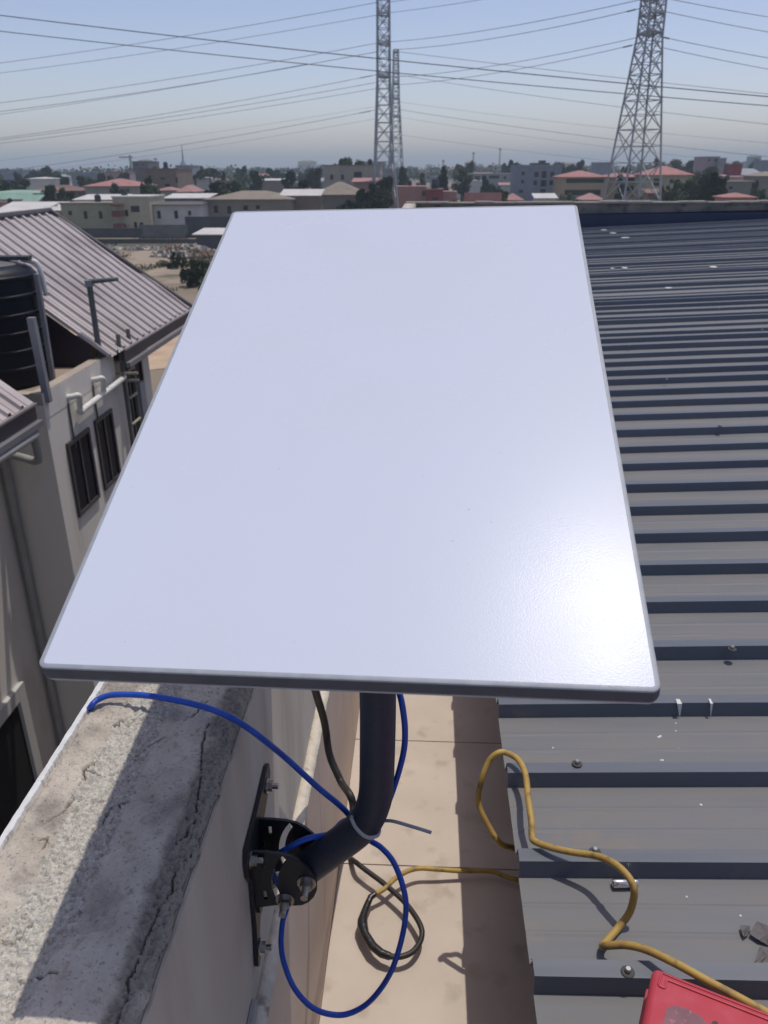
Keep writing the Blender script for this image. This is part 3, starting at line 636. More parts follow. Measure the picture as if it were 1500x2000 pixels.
gbm = mat('dark_purple_board', (.030,.024,.034), (.04,.032,.045), .6, 2)
for yy in (10.2, 8.02):
    mb = MB(); xa_ = EX-.22; za_ = slope_z(xa_)-.02
    mb.add([(xa_,yy-.004,za_),(RXg,yy-.004,zr_-.02),(RXg,yy-.004,zc(2.44)),(xa_,yy-.004,zc(2.44))], [(0,1,2,3)]); mb.build('gable_board', gbm, nb)
sfm = mat('soffit_board', (.22,.21,.2), rough=.9); gtm = mat('grey_gutter', (.17,.17,.18), (.2,.2,.21), .5, 2)
for ya, yb in ((-2, 8.0), (10.70, 14.2)):
    mb = MB(); mb.box(EX-.02, EX+.012, ya, yb, EZ-.17, EZ-.012); mb.build('fascia', trim_m, nb)
    mb = MB(); mb.box(-5.2, EX-.022, ya, yb, EZ-.17, EZ-.15); mb.build('soffit', sfm, nb)
    mb = MB(); mb.box(EX+.014, EX+.075, ya, yb, EZ-.24, EZ-.175); mb.build('gutter', gtm, nb)
    mb = MB(); mb.box(EX-.005, EX+.04, ya, yb, EZ-.010, EZ+.012); mb.build('drip_edge', mat('grey_drip_edge', (.22,.2,.2), (.26,.24,.24), .5, 2), nb)
# windows of the bay
def win(y0, y1, z0, z1, x, name='window'):
    mb = MB(); mb.box(x, x+.03, y0, y0+.05, z0, z1); mb.box(x, x+.03, y1-.05, y1, z0, z1); mb.box(x, x+.03, y0+.05, y1-.05, z1-.05, z1); mb.box(x, x+.03, y0+.05, y1-.05, z0, z0+.05); mb.box(x, x+.026, (y0+y1)/2-.02, (y0+y1)/2+.02, z0+.05, z1-.05)
    f = mb.build(name, frame_m, nb); mb = MB(); mb.box(x+.0015, x+.012, y0+.05, y1-.05, z0+.05, z1-.05); mb.build('pane', dark_pane, f); return f
win(8.80, 9.47, zc(3.97), zc(3.01), FXB+.001); win(9.665, 10.26, zc(3.96), zc(2.99), FXB+.001)
win(11.36, 12.0, zc(4.9), zc(2.56), -4.419, 'tall_window')
mb = MB(); mb.box(-4.38, -4.33, 11.62, 11.84, zc(3.62), zc(3.0)); mb.build('curtain', mat('pale_curtain', (.4,.4,.4), rough=.9), nb)
# dark doorway lower left
mb = MB(); mb.box(-4.90+.0015, -4.885, 6.0, 7.66, zc(8.6), zc(5.92)); mb.build('doorway', void_m, nb)
mb = MB(); mb.box(-4.899, -4.84, 7.663, 7.82, zc(8.6), zc(5.74)); mb.box(-4.899, -4.84, 6.0, 7.66, zc(5.917), zc(5.74)); mb.build('door_surround', mat('pale_surround', (.52,.51,.48), rough=.9), nb)
# drain pipes on the bay
px_ = FXB+.07
mb = MB(); a = onX(158,803,px_); b2 = onX(243,737,px_); mb.tube([a, b2], .038, 14); mb.lathe(a, [(.046,-.03),(.046,.05)], (b2-a), 14); mb.build('drain_pipe', pvc, nb, angle=50)
for (u, v), (u2, v2) in (((136,777),(157,803)), ((184,743),(203,770))):
    p0 = onX(u, v, FXB+.03); p1 = onX(u2, v2, px_); mid = Vector((px_+.05, (p0.y*.6+p1.y*.4), p0.z+.01))
    mb = MB(); mb.tube([p0+Vector((-.05,0,0)), p0+Vector((.03,.02,.01)), mid, p1+Vector((.01,-.01,.10)), p1+Vector((0,0,.0))], .036, 12, smooth=6); mb.build('drain_elbow', pvc, nb, smooth=True)
    mb = MB(); mb.tube([p0+Vector((-.015,-.03,-.06)), p0+Vector((-.015,-.03,-.62))], .012, 8); mb.build('conduit', mat('dark_conduit', (.12,.12,.12), rough=.6), nb)
# gutter outlet and downpipe at the recess
dp = mat('grey_downpipe', (.30,.30,.29), (.36,.36,.35), .5, 3)
mb = MB(); mb.tube([(EX+.03, 6.0, EZ-.28), (EX+.03, 7.75, EZ-.30), (EX-.02, 7.9, EZ-.33), (-4.2, 7.95, EZ-.62), (-4.5, 8.15, EZ-.66), (-4.8, 8.34, EZ-.70), (-4.82, 8.36, EZ-.95), (-4.82, 8.36, .2)], .045, 12, smooth=4); mb.build('downpipe', dp, nb, smooth=True)

tk = thing('water_tank', 'black ribbed water tank standing behind the grey bay parapet', 'water tank', (-5.17, 9.42, zc(2.414)))
TC = (-5.235, 9.42, zc(2.414)); prof = [(.56,0),(.585,.03)]; z = .06
for i in range(6):
    prof += [(.585, z), (.585, z+.15), (.603, z+.165), (.603, z+.19), (.585, z+.205)]; z += .206
prof += [(.58, z+.01), (.55, z+.05), (.50, z+.075), (.44, z+.085)]
mb = MB(); mb.lathe(TC, prof, n=48); mb.build('tank_body', mat('black_plastic', (.006,.007,.013), (.009,.011,.018), .5, 2, spec=.3), tk, angle=35)
lid_m = mat('grey_dusty_lid', (.11,.11,.11), (.15,.145,.14), .6, 3)
mb = MB(); mb.lathe((TC[0], TC[1], TC[2]+z+.0855), [(.43,0),(.43,.012),(.40,.03),(.25,.05),(.05,.06)], n=40); mb.build('tank_top', lid_m, tk, angle=35)
mb = MB(); zz = TC[2]+z+.165; mb.obox((TC[0]+.05, TC[1]+.1, zz), (.52,0,.0), (0,.05,.004), (0,0,.02)); mb.obox((TC[0]+.25, TC[1]+.12, zz-.035), (.05,0,0), (0,.04,0), (0,0,.03)); mb.obox((TC[0]-.3, TC[1]+.12, zz-.035), (.05,0,0), (0,.04,0), (0,0,.03)); mb.build('top_brace', mat('dark_angle_iron', (.04,.045,.045), rough=.6), tk)
mb = MB(); q = Vector((TC[0]+.54, TC[1]+.16, TC[2]+z+.12)); mb.tube([q+Vector((-.12,.02,.02)), q, q+Vector((.07,.0,-.02)), q+Vector((.10,.01,-.16)), q+Vector((.11,.02,-.4))], .03, 10, smooth=4); mb.build('inlet_pipe', pvc, tk, smooth=True)
gp_m = mat('grey_post', (.20,.205,.22), (.25,.255,.27), .6, 4)
def post(label, p, q, w_, m=gp_m):
    o = MB(); o.bar(p, q, w_); t = o.build('steel_post', m); return tag(t, label, 'post')
p0 = onY(88,752,8.53); post('short grey steel post in front of the black tank', (p0.x,8.53,zc(2.42)), (p0.x-.02,8.53,onY(62,620,8.53).z), .075)
p0 = onY(104,742,9.45); post('tall thin grey post along the right side of the black tank', (p0.x,9.45,zc(2.42)), (p0.x+.02,9.45,onY(76,535,9.45).z), .05)
sp_ = thing('vent_pipe', 'dark grey standpipe with a bent arm above the bay parapet', 'pipe', (onY(188,688,10.35).x, 10.35, zc(2.36)))
b0 = onY(188,690,10.35); t0 = onY(173,550,10.35); b0.x = t0.x = FXB-.07
mb = MB(); mb.tube([(b0.x,10.35,zc(2.35)), (t0.x,10.35,t0.z)], .038, 12); mb.build('riser', mat('dark_grey_pipe', (.10,.115,.115), (.15,.16,.155), .6, 6), sp_, smooth=False, angle=50)
mb = MB(); mb.lathe((t0.x,10.35,t0.z-.03), [(.055,-.03),(.055,.05)], n=14); mb.build('elbow', mat('pale_grey_fitting', (.3,.31,.3), rough=.6), sp_, angle=40)
mb = MB(); mb.tube([(t0.x,10.35,t0.z+.0), (t0.x+.38,10.37,t0.z+.03)], [.034,.026], 12); mb.build('arm', MATS['dark_grey_pipe'], sp_, angle=50)
# iron ladder at the end of the bay
ldm = mat('weathered_ladder', (.34,.31,.24), (.42,.39,.31), .6, 20, c3=(.2,.16,.11), s3=30, lo3=.5, hi3=.7)
ladder = thing('ladder', 'weathered iron ladder fixed to the wall beyond the white drain pipes', 'ladder', (-4.2, 10.95, zc(3)))
for yy in (10.74, 11.13):
    mb = MB(); mb.bar((-4.22, yy, zc(5.5)), (-4.22, yy, zc(2.08)), .045); mb.build('rail', mat('dark_rail', (.13,.13,.125), rough=.7), ladder)
for k in range(9):
    zz = zc(2.62+.38*k); mb = MB(); mb.tube([(-4.20,10.77,zz),(-4.20,11.10,zz)], .020, 10); mb.build('rung', ldm, ladder, smooth=True)
for zz in (zc(2.62), zc(2.72)):
    mb = MB(); mb.bar((-4.4,10.7,zz),(-3.98,10.66,zz+.02),.03); mb.build('bracket', ldm, ladder)
nw = thing('boundary_wall', 'long rendered yard wall in the alley below the neighbour block', 'wall', (-2.2, 20, 0))
mb = MB(); mb.box(-4.6, -4.4, 17, 48, 0, 2.2); mb.build('wall_panel', mat('yard_wall_render', (.34,.29,.23), (.40,.35,.28), .95, .7), nw)

# ================================================================== FAR TOWN
def vx(px, Y, row=350): return onY(px, row, Y).x
def vz(py, Y, px=750): return onY(px, py, Y).z
def hmat(name, c): return mat(name, c, tuple(min(1, v*1.16) for v in c), .9, .35, c3=tuple(v*.8 for v in c), s3=.9, lo3=.56, hi3=.75)
WALLS = {k: hmat(k+'_wall', c) for k, c in dict(cream=(.42,.38,.27), khaki=(.32,.30,.21), white=(.48,.47,.44), grey=(.23,.235,.24), taupe=(.22,.20,.165), pink=(.36,.20,.17), beige=(.36,.33,.28), brown=(.19,.15,.12), bluegrey=(.20,.23,.27), charcoal=(.09,.09,.10), salmon=(.40,.185,.165), maroon=(.22,.045,.05), mauve=(.30,.22,.24), tan=(.36,.28,.18)).items()}
ROOFS = {k: hmat(k+'_roof', c) for k, c in dict(red=(.34,.165,.145), rose=(.35,.195,.18), mint=(.24,.36,.28), taupe=(.23,.195,.15), grey=(.27,.28,.29), pale=(.52,.50,.47), dark=(.10,.09,.09), rust=(.28,.13,.08), brown=(.20,.12,.09)).items()}
wdark = mat('house_window', (.012,.014,.02), (.02,.022,.028), .15, 1)
wfr = mat('house_window_frame', (.35,.34,.32), rough=.7)
def house(name, label, cat, x0, x1, ztop, Y, depth, wall, roof=None, rkind='flat', zeave=None, wins=(), over=.5, group=None, z0=0, lowdoor=False, rc=None):
    t = thing(name, label, cat, ((x0+x1)/2, Y, 0), group)
    ze = zeave if zeave is not None else ztop
    mb = MB(); mb.box(x0, x1, Y, Y+depth, z0, ze); mb.build('wall', WALLS[wall], t)
    if rkind == 'flat':
        mb = MB(); mb.box(x0-.15, x1+.15, Y-.15, Y+depth+.15, ze+.003, ze+.28); mb.build('roof', ROOFS[roof] if roof else WALLS[wall], t)
    elif rkind == 'hip':
        a, b_, c, d = x0-over, x1+over, Y-over, Y+depth+over; ins = min((b_-a), (d-c))/2*.98
        mb = MB(); mb.add([(a,c,ze+.003),(b_,c,ze+.003),(b_,d,ze+.003),(a,d,ze+.003),(a+ins,c+ins,ztop),(b_-ins,c+ins,ztop),(b_-ins,d-ins,ztop),(a+ins,d-ins,ztop),(a,c,ze+.2),(b_,c,ze+.2),(b_,d,ze+.2),(a,d,ze+.2)],
               [(3,2,1,0),(0,1,9,8),(1,2,10,9),(2,3,11,10),(3,0,8,11),(8,9,5,4),(9,10,6,5),(10,11,7,6),(11,8,4,7),(4,5,6,7)]); mb.build('roof', ROOFS[roof], t)
    elif rkind == 'gable':            # ridge along X
        a, b_, c, d = x0-over, x1+over, Y-over, Y+depth+over; m_ = (c+d)/2
        mb = MB(); mb.add([(a,c,ze+.003),(b_,c,ze+.003),(b_,d,ze+.003),(a,d,ze+.003),(a,m_,ztop),(b_,m_,ztop)], [(3,2,1,0),(0,1,5,4),(2,3,4,5),(1,2,5),(3,0,4)]); mb.build('roof', ROOFS[roof], t)
    elif rkind == 'front':            # ridge along Y
        a, b_, c, d = x0-over, x1+over, Y-over, Y+depth+over; m_ = (a+b_)/2
        mb = MB(); mb.add([(a,c,ze+.003),(b_,c,ze+.003),(b_,d,ze+.003),(a,d,ze+.003),(m_,c,ztop),(m_,d,ztop)], [(3,2,1,0),(0,4,5,3),(1,2,5,4),(0,1,4),(2,3,5)]); mb.build('roof', ROOFS[roof], t)
    elif rkind == 'mono':
        mb = MB(); mb.add([(x0-over,Y-over,ze+.003),(x1+over,Y-over,ze+.003),(x1+over,Y+depth,ztop),(x0-over,Y+depth,ztop),(x0-over,Y-over,ze+.13),(x1+over,Y-over,ze+.13),(x1+over,Y+depth,ztop+.13),(x0-over,Y+depth,ztop+.13)],
               [(3,2,1,0),(4,5,6,7),(0,1,5,4),(1,2,6,5),(2,3,7,6),(3,0,4,7)]); mb.build('roof', ROOFS[roof], t)
    for (cx_, cz_, ww, hh) in wins:
        mb = MB(); mb.box(cx_-ww/2-.08, cx_+ww/2+.08, Y-.05, Y-.002, cz_-hh/2-.12, cz_-hh/2-.002)
        f = mb.build('window', wfr, t)
        mb = MB(); mb.box(cx_-ww/2, cx_+ww/2, Y-.03, Y-.002, cz_-hh/2, cz_+hh/2); mb.build('pane', wdark, f)
    return t
def P(px0, px1, py, Y, depth, wall, name, label, wins_px=(), roof=None, rkind='flat', pe=None, **k):
    x0, x1 = vx(px0, Y), vx(px1, Y)
    s = (x1-x0)/(px1-px0)
    ws = [(vx(a, Y), vz(b_, Y, a), c*s, d*s) for a, b_, c, d in wins_px]
    return house(name, label, 'house' if name == 'house' else 'building', x0, x1, vz(py, Y, (px0+px1)/2), Y, depth, wall, roof, rkind, vz(pe, Y, (px0+px1)/2) if pe else None, ws, **k)

# --- left group
P(110, 214, 399, 165, 9, 'khaki', 'house', 'long khaki house with small dark windows behind the mauve ribbed roof', [(127,416,7,8),(157,420,7,14),(187,420,7,14),(213,417,4,8)], 'taupe')
P(214, 286, 386, 163, 10, 'cream', 'house', 'tall cream house with a square dark window and maroon balconies', [(257,408,17,11),(239,416,6,12),(254,440,6,12),(266,441,7,12)], 'pale')
bal = thing('balcony', 'maroon railed balcony stack on the front of the tall cream house', 'balcony', (vx(222,162), 162, 4))
for py, hh in ((398,4),(412,10),(437,12)):
    x0, x1 = vx(212,162), vx(231,162); zt2 = vz(py,162,222); mb = MB(); mb.box(x0, x1, 161.2, 162.9, zt2-hh*.105, zt2); mb.build('railing', mat('maroon_railing', (.16,.05,.05), (.2,.07,.07), .7, 2), bal)
P(140, 222, 383, 178, 9, 'khaki', 'house', 'khaki house under a pale sheet roof behind the long khaki house', (), 'pale', 'mono', 391)
P(163, 268, 349, 215, 14, 'beige', 'house', 'house with a broad coral red hip roof left of the brown block', [(215,372,8,6),(245,372,8,6)], 'red', 'hip', 365)
P(284, 383, 398, 165, 9, 'white', 'house', 'white two storey house with three slim windows above the block wall', [(303,419,7,14),(337,419,7,14),(364,416,6,8)], 'dark', 'mono', 401)
P(318, 400, 381, 176, 8, 'taupe', 'house', 'house with a flat pale roof edge just behind the white house', (), 'pale', 'mono', 388)
P(398, 566, 374, 172, 13, 'taupe', 'house', 'long taupe house with a broad hip roof left of the antenna corner', [(417,409,8,14),(443,410,8,14),(476,406,9,9),(500,405,8,7)], 'taupe', 'hip', 391)
P(-40, 66, 372, 183, 10, 'pink', 'house', 'dusty pink house with a mint green roof at the left edge', [(70,400,6,7)], 'mint', 'hip', 379)
mg = thing('house', 'pink gable wing with a round dark window under mint green eaves', 'house', (vx(20,176), 176, 0))
xa, xb = vx(-30,176), vx(52,176); z1 = vz(384,176,20); z2 = vz(411,176,20)
mb = MB(); mb.box(xa, xb, 176, 181, 0, z1-1); mb.build('wall', WALLS['pink'], mg)
mb = MB(); mb.lathe((vx(12,176), 175.99, vz(393,176,12)), [(.62,0),(.62,.06)], (0,-1,0), 24); mb.build('round_window', wdark, mg)
mb = MB(); xc, xd = vx(28,174.5), vx(78,177); 
mb.add([(vx(8,174),174,z2),(vx(48,174),174,z2),(vx(82,179),179,z1+.3),(vx(52,179),179,z1+.3)], [(0,1,2,3)]); mb.add([(vx(-40,178),178,z1-.6),(vx(52,178),178,z1-.6),(vx(60,180),180,z1+.7),(vx(-40,180),180,z1+.7)], [(0,1,2,3)])
o = mb.build('roof', ROOFS['mint'], mg); so = o.modifiers.new('t', 'SOLIDIFY'); so.thickness = .25
P(60, 116, 398, 172, 8, 'pink', 'house', 'low pink house with a pale sheet roof beside the mint roofed house', [(95,421,8,7)], 'pale', 'mono', 412)
P(-30, 58, 400, 120, 8, 'cream', 'house', 'low house with a pale yellow edge peeping over the mauve roof ridge', (), 'pale', 'mono', 420)
P(275, 346, 331, 235, 16, 'brown', 'building', 'unfinished brown concrete block with a dark opening left of the grey spire', [(318,349,8,5),(326,364,9,9),(292,350,7,5),(345,352,4,10)], 'brown')
P(262, 292, 316, 420, 18, 'charcoal', 'building', 'dark square tower block beside the construction crane on the skyline', [(270,322,5,3),(283,322,5,3)], 'dark')
gs = P(345, 372, 324, 330, 14, 'bluegrey', 'building', 'blue grey building topped by a spire on the left skyline', (), 'grey')
xs_, zs_ = vx(361,335), vz(324,335,361); mb = MB(); mb.lathe((xs_, 335, zs_+.29), [(1.4,0),(.7,1.2),(.3,1.8),(.2,4.6),(.08,7.4)], n=8); mb.build('spire', WALLS['bluegrey'], gs)
P(383, 408, 346, 300, 9, 'white', 'house', 'small white gabled house under the blue grey spire building', (), 'grey', 'front', 350)
P(345, 376, 362, 215, 9, 'beige', 'house', 'small house with a rose pink gable roof before the blue grey spire', (), 'rose', 'hip', 376)
P(305, 333, 366, 222, 8, 'beige', 'house', 'small rose roofed house in front of the unfinished brown block', (), 'rose', 'hip', 373)
P(270, 300, 352, 260, 8, 'beige', 'house', 'rose roofed house half hidden by the unfinished brown block', (), 'rose', 'hip', 360)
P(512, 556, 350, 290, 9, 'taupe', 'house', 'low house with two stacked pale roof bands left of the beige block', (), 'pale', 'mono', 353)
P(548, 622, 372, 176, 6, 'brown', 'house', 'dark brown shed house with a broken pale roof edge left of centre', (), 'pale', 'mono', 383)
# boundary walls, shed, lot things
def wall(label, px0, px1, ptop, Y, m, th=.25):
    t = thing('boundary_wall', label, 'wall', ((vx(px0,Y)+vx(px1,Y))/2, Y, 0)); x0, x1 = vx(px0,Y,460), vx(px1,Y,460); zt2 = vz(ptop,Y,(px0+px1)/2)
    mb = MB(); mb.box(x0, x1, Y, Y+th, 0, zt2); mb.build('wall_panel', m, t)
    mb = MB(); mb.box(x0-.02, x1+.02, Y-.05, Y+th+.05, zt2+.003, zt2+.10); mb.build('coping', m, t)
    k = max(2, int((x1-x0)/4)); 
    for i in range(k+1):
        mb = MB(); x = x0+(x1-x0)*i/k; mb.box(x-.16, x+.16, Y-.07, Y-.003, 0, zt2+.0); mb.build('pier', m, t)
bw = mat('grey_block_wall', (.15,.15,.145), (.19,.19,.18), .95, .6, c3=(.10,.10,.095), s3=.5); bw2 = mat('dark_block_wall', (.075,.08,.09), (.10,.105,.11), .95, .6); bw3 = mat('mossy_block_wall', (.105,.105,.09), (.14,.135,.115), .95, .5)
wall('dark grey yard wall below the cream house with balconies', 150, 275, 447, 150, bw2)
wall('mid grey block wall below the white two storey house', 275, 366, 440, 148, bw)
wall('charcoal yard wall left of the antenna below the taupe house', 366, 620, 424, 150, bw2)
wall('low mossy wall at the back of the sandy lot', 130, 420, 468, 138, bw3)
sh = P(372, 470, 453, 124, 7, 'charcoal', 'shed', 'dark shed with a bright pale sheet roof beside the sandy lot', (), 'pale', 'mono', 459)
def lot(px, py): return onZ(px, py, .03)
def heap(name, label, cat, px, py, rx, ry, hz, n, cols, seed):
    rnd = random.Random(seed); c = lot(px, py); mb = MB()
    for i in range(n):
        a = rnd.uniform(0, 6.28); r = math.sqrt(rnd.random()); x = c.x+rx*r*math.cos(a); y = c.y+ry*r*math.sin(a); z = max(.05, hz*(1-r)*rnd.uniform(.5,1.1)); s = rnd.uniform(.15,.55)
        v = [Vector((rnd.gauss(0,1), rnd.gauss(0,1), rnd.gauss(0,1))).normalized() for _ in range(2)]; q = v[0].cross(v[1]).normalized(); v1 = q.cross(v[0]).normalized()
        mb.cur = rnd.randrange(len(cols)); mb.obox((x,y,z), v[0]*s, v1*s*.6, q*s*.35)
    return tag(mb.build(name, cols), label, cat)
rub = [mat('rubble_pale', (.42,.38,.33), rough=.95), mat('rubble_brown', (.20,.14,.10), rough=.95), mat('rubble_grey', (.27,.26,.24), rough=.95), mat('rubble_red', (.34,.13,.09), rough=.95)]
heap('rubble_heap', 'pale heap of building rubble on the sandy lot', 'rubble', 367, 499, 5.2, 4.5, 1.6, 260, [rub[0],rub[0],rub[2],rub[1]], 1)
heap('rubble_heap', 'small dark brown rubble pile right of the pale heap', 'rubble', 391, 503, 1.8, 1.5, 1.0, 60, [rub[1]], 2)
heap('brick_pile', 'small orange red brick pile left of the rubble heap', 'bricks', 335, 496, 1.5, 1.0, .9, 60, [rub[3]], 3)
heap('debris_patch', 'scattered pale debris along the back wall of the sandy lot', 'debris', 250, 488, 9, 1.5, .3, 90, [rub[0],rub[2]], 4)
heap('debris_patch', 'scattered pale debris in the weeds beside the antenna edge', 'debris', 393, 532, 2.4, 1.4, .4, 50, [rub[0]], 5)

# --- middle group
P(633, 742, 324, 225, 14, 'beige', 'building', 'large plain beige block with one square window left of the middle pylon', [(648,346,6,9),(669,346,6,9),(699,342,15,12)], 'taupe')
P(690, 738, 349, 214, 7, 'rose' if 0 else 'pink', 'house', 'pinkish lean-to against the foot of the beige block', (), 'rose', 'mono', 356)
P(612, 708, 356, 190, 10, 'taupe', 'house', 'house with a rounded taupe hip roof before the beige block', [(627,394,5,7)], 'taupe', 'hip', 382)
P(735, 784, 331, 300, 12, 'grey', 'building', 'low grey building behind the foot of the middle pylon', (), 'grey')
P(756, 832, 366, 235, 10, 'pink', 'house', 'flat dusty pink house right of the middle pylon foot', [(829,378,8,9)], 'rose')
P(832, 866, 371, 233, 8, 'maroon', 'house', 'maroon gate house with a small dark opening next to the dusty pink house', [(851,389,12,6)], 'brown')
P(862, 893, 376, 236, 8, 'pink', 'house', 'small square pink house between the maroon gate house and the salmon wall', (), 'rose')
wall('salmon yard wall with grey foot right of centre', 905, 975, 377, 240, WALLS['salmon'])
tk2 = thing('water_tank', 'small dark blue rooftop tank above the maroon gate house', 'water tank', (vx(850,232), 236, vz(371,233)))
mb = MB(); mb.lathe((vx(850,236), 236.5, vz(371.3,233,850)+.28), [(.95,0),(1.0,.1),(1.0,1.0),(1.03,1.05),(1.0,1.1),(1.0,2.2),(.8,2.5),(.25,2.6)], n=20); mb.build('tank_body', mat('navy_tank', (.012,.014,.03), rough=.45), tk2, angle=40)
P(884, 906, 353, 330, 8, 'white', 'house', 'left one of two sunlit white houses behind the salmon wall', [(898,361,5,6)], 'pale')
P(914, 947, 354, 332, 9, 'white', 'house', 'right one of two sunlit white houses behind the salmon wall', (), 'pale')
P(905, 1003, 340, 390, 12, 'grey', 'building', 'long grey unfinished frame building with dark bays behind the white houses', [(918,347,7,6),(932,347,9,6),(965,346,20,6),(986,347,5,5),(999,347,5,5)], 'grey')
P(978, 1002, 358, 320, 8, 'white', 'house', 'small white house with a rose roof left of the blue grey block', (), 'rose', 'mono', 362)
P(988, 1024, 378, 255, 8, 'pink', 'house', 'low rose roofed house in front of the blue grey block', (), 'rose', 'hip', 392)
# --- right group
gb = P(1006, 1096, 324, 262, 15, 'bluegrey', 'building', 'blue grey three storey block with dark window columns right of centre', [(1021,339,6,7),(1021,355,6,7),(1047,341,8,10),(1062,341,9,13),(1078,341,8,10),(1046,357,7,9),(1062,358,11,12),(1077,357,7,9),(1062,374,10,9),(1019,374,8,6)], 'grey')
xg = vx(1054,268); mb = MB(); mb.box(vx(1036,268), vx(1070,268), 266, 273, vz(324,262,1050)+.285, vz(318,262,1050)); mb.box(vx(1051,269), vx(1062,269), 267, 271, vz(318,262,1050)+.003, vz(313,262,1055)); mb.build('penthouse', WALLS['charcoal'], gb)
P(1050, 1088, 380, 180, 5, 'white', 'shed', 'small shed with a bright white sloping roof before the blue grey block', (), 'pale', 'mono', 388)
th = P(1098, 1184, 333, 240, 16, 'tan', 'house', 'tan house with long dark balcony bands under a coral hip roof', [(1143,353,74,8),(1140,376,70,10)], 'red', 'hip', 347)
P(1184, 1262, 338, 244, 16, 'tan', 'house', 'tan house with coral roof standing behind the right pylon legs', [(1234,350,40,8),(1236,368,40,9)], 'red', 'hip', 347)
P(1266, 1352, 324, 228, 15, 'khaki', 'house', 'house with a bright coral hip roof right of the right pylon', [(1312,354,7,8),(1284,356,14,14)], 'red', 'hip', 343)
P(1143, 1180, 378, 170, 6, 'pink', 'house', 'small rose pointed roof just above the far parapet', (), 'rose', 'hip', 392)
P(1422, 1480, 377, 172, 6, 'pink', 'house', 'low coral pink roof above the far parapet at the right', (), 'red', 'hip', 387)
P(1372, 1400, 307, 340, 14, 'mauve', 'building', 'mauve tower block rising over the trees on the right skyline', [(1380,313,4,4),(1392,313,4,4)], 'grey')
P(1398, 1413, 310, 338, 12, 'grey', 'building', 'grey stair tower joined to the right of the mauve block', (), 'grey')
P(1427, 1446, 322, 290, 8, 'maroon', 'building', 'dark red square tower house near the right edge', (), 'maroon' if 0 else 'brown')
P(1446, 1490, 330, 300, 12, 'white', 'house', 'house with a wide grey sheet roof right of the dark red tower house', [(1470,350,9,7)], 'grey', 'mono', 342)
P(1420, 1450, 342, 286, 9, 'beige', 'house', 'pale low house at the foot of the dark red tower house', (), 'rose', 'mono', 346)
P(1482, 1540, 335, 250, 12, 'taupe', 'house', 'taupe hip roofed house cut by the right edge of view', (), 'taupe', 'hip', 345)
P(1418, 1476, 356, 235, 9, 'taupe', 'house', 'brownish grey house among shrubs below the dark red tower house', [(1430,367,6,5)], 'taupe')
P(1270, 1330, 371, 205, 6, 'brown', 'house', 'low brown shed roof below the bright coral hip roof', (), 'brown', 'mono', 378)
P(1488, 1512, 314, 360, 12, 'bluegrey', 'building', 'tall blue grey block at the far right edge of the skyline', (), 'grey')
P(1162, 1195, 318, 380, 12, 'bluegrey', 'building', 'blue grey slab block behind the right pylon base', (), 'grey')
P(0, 46, 333, 420, 14, 'bluegrey', 'building', 'blue grey slab block on the far left skyline', (), 'grey')
P(140, 200, 337, 400, 14, 'bluegrey', 'building', 'long blue grey block behind the coral red hip roof', (), 'grey')
P(203, 248, 337, 390, 12, 'mauve', 'building', 'mauve flat topped block right of the long blue grey block', (), 'rust')
P(55, 95, 346, 300, 9, 'white', 'house', 'pale cream house among dark trees above the mint roof', (), 'pale', 'hip', 350)
P(58, 150, 362, 225, 10, 'brown', 'house', 'house with a wide dull brown roof above the mint green roof', (), 'brown', 'hip', 374)

# distant row of individual houses, then the far mass
rnd = random.Random(21)
words = 'first second third fourth fifth sixth seventh eighth ninth tenth eleventh twelfth thirteenth fourteenth fifteenth sixteenth seventeenth eighteenth nineteenth twentieth'.split()
for row, (Ya, Yb, word) in enumerate(((430,560,'nearer'),(580,760,'farther'))):
    pxs = sorted(-20 + 1540*(i+rnd.uniform(.1,.9))/20 for i in range(20))
    for i, px in enumerate(pxs):
        Y = rnd.uniform(Ya, Yb); wd = rnd.uniform(9, 17); hh = rnd.uniform(4.5, 9); wk = rnd.choice(['white','cream','beige','grey','mauve','bluegrey','taupe','pink']); rk = rnd.choice(['hip','hip','flat','flat','gable']); ro = rnd.choice(['rose','grey','grey','pale','taupe','rust','brown','dark'])
        x = vx(px, Y)
        house('house', f'{words[i]} house from the left in the {word} hazy row, {wk} with {ro} {rk} roof', 'house', x-wd/2, x+wd/2, hh, Y, 9, wk, ro, rk, hh-(1.6 if rk != 'flat' else 0) if rk != 'flat' else None, [(x-wd*.25, hh*.55, 1.4, 1.3), (x+wd*.2, hh*.55, 1.4, 1.3)], group='hazy rows of distant houses')
mb = MB(); cols = [WALLS[k] for k in ('white','beige','grey','bluegrey','mauve','charcoal')] + [ROOFS[k] for k in ('rose','dark','grey','taupe')]
for i in range(900):
    Y = rnd.uniform(800, 2600); x = rnd.uniform(-.62, .62)*Y; wd = rnd.uniform(8, 26); hh = rnd.uniform(4, 9) if rnd.random() < .93 else rnd.uniform(10, 20)
    mb.cur = rnd.randrange(0, 6); mb.box(x-wd/2, x+wd/2, Y, Y+12, 0, hh)
    mb.cur = rnd.randrange(6, 10); a, b_, c, d = x-wd/2-.4, x+wd/2+.4, Y-.4, Y+12.4; mb.add([(a,c,hh+.01),(b_,c,hh+.01),(b_,d,hh+.01),(a,d,hh+.01),((a+b_)/2-wd*.2,Y+6,hh+1.8),((a+b_)/2+wd*.2,Y+6,hh+1.8)], [(0,1,5,4),(1,2,5),(2,3,4,5),(3,0,4)])
tag(mb.build('distant_town', cols), 'hazy mass of far rooftops along the horizon', 'town', kind='stuff')

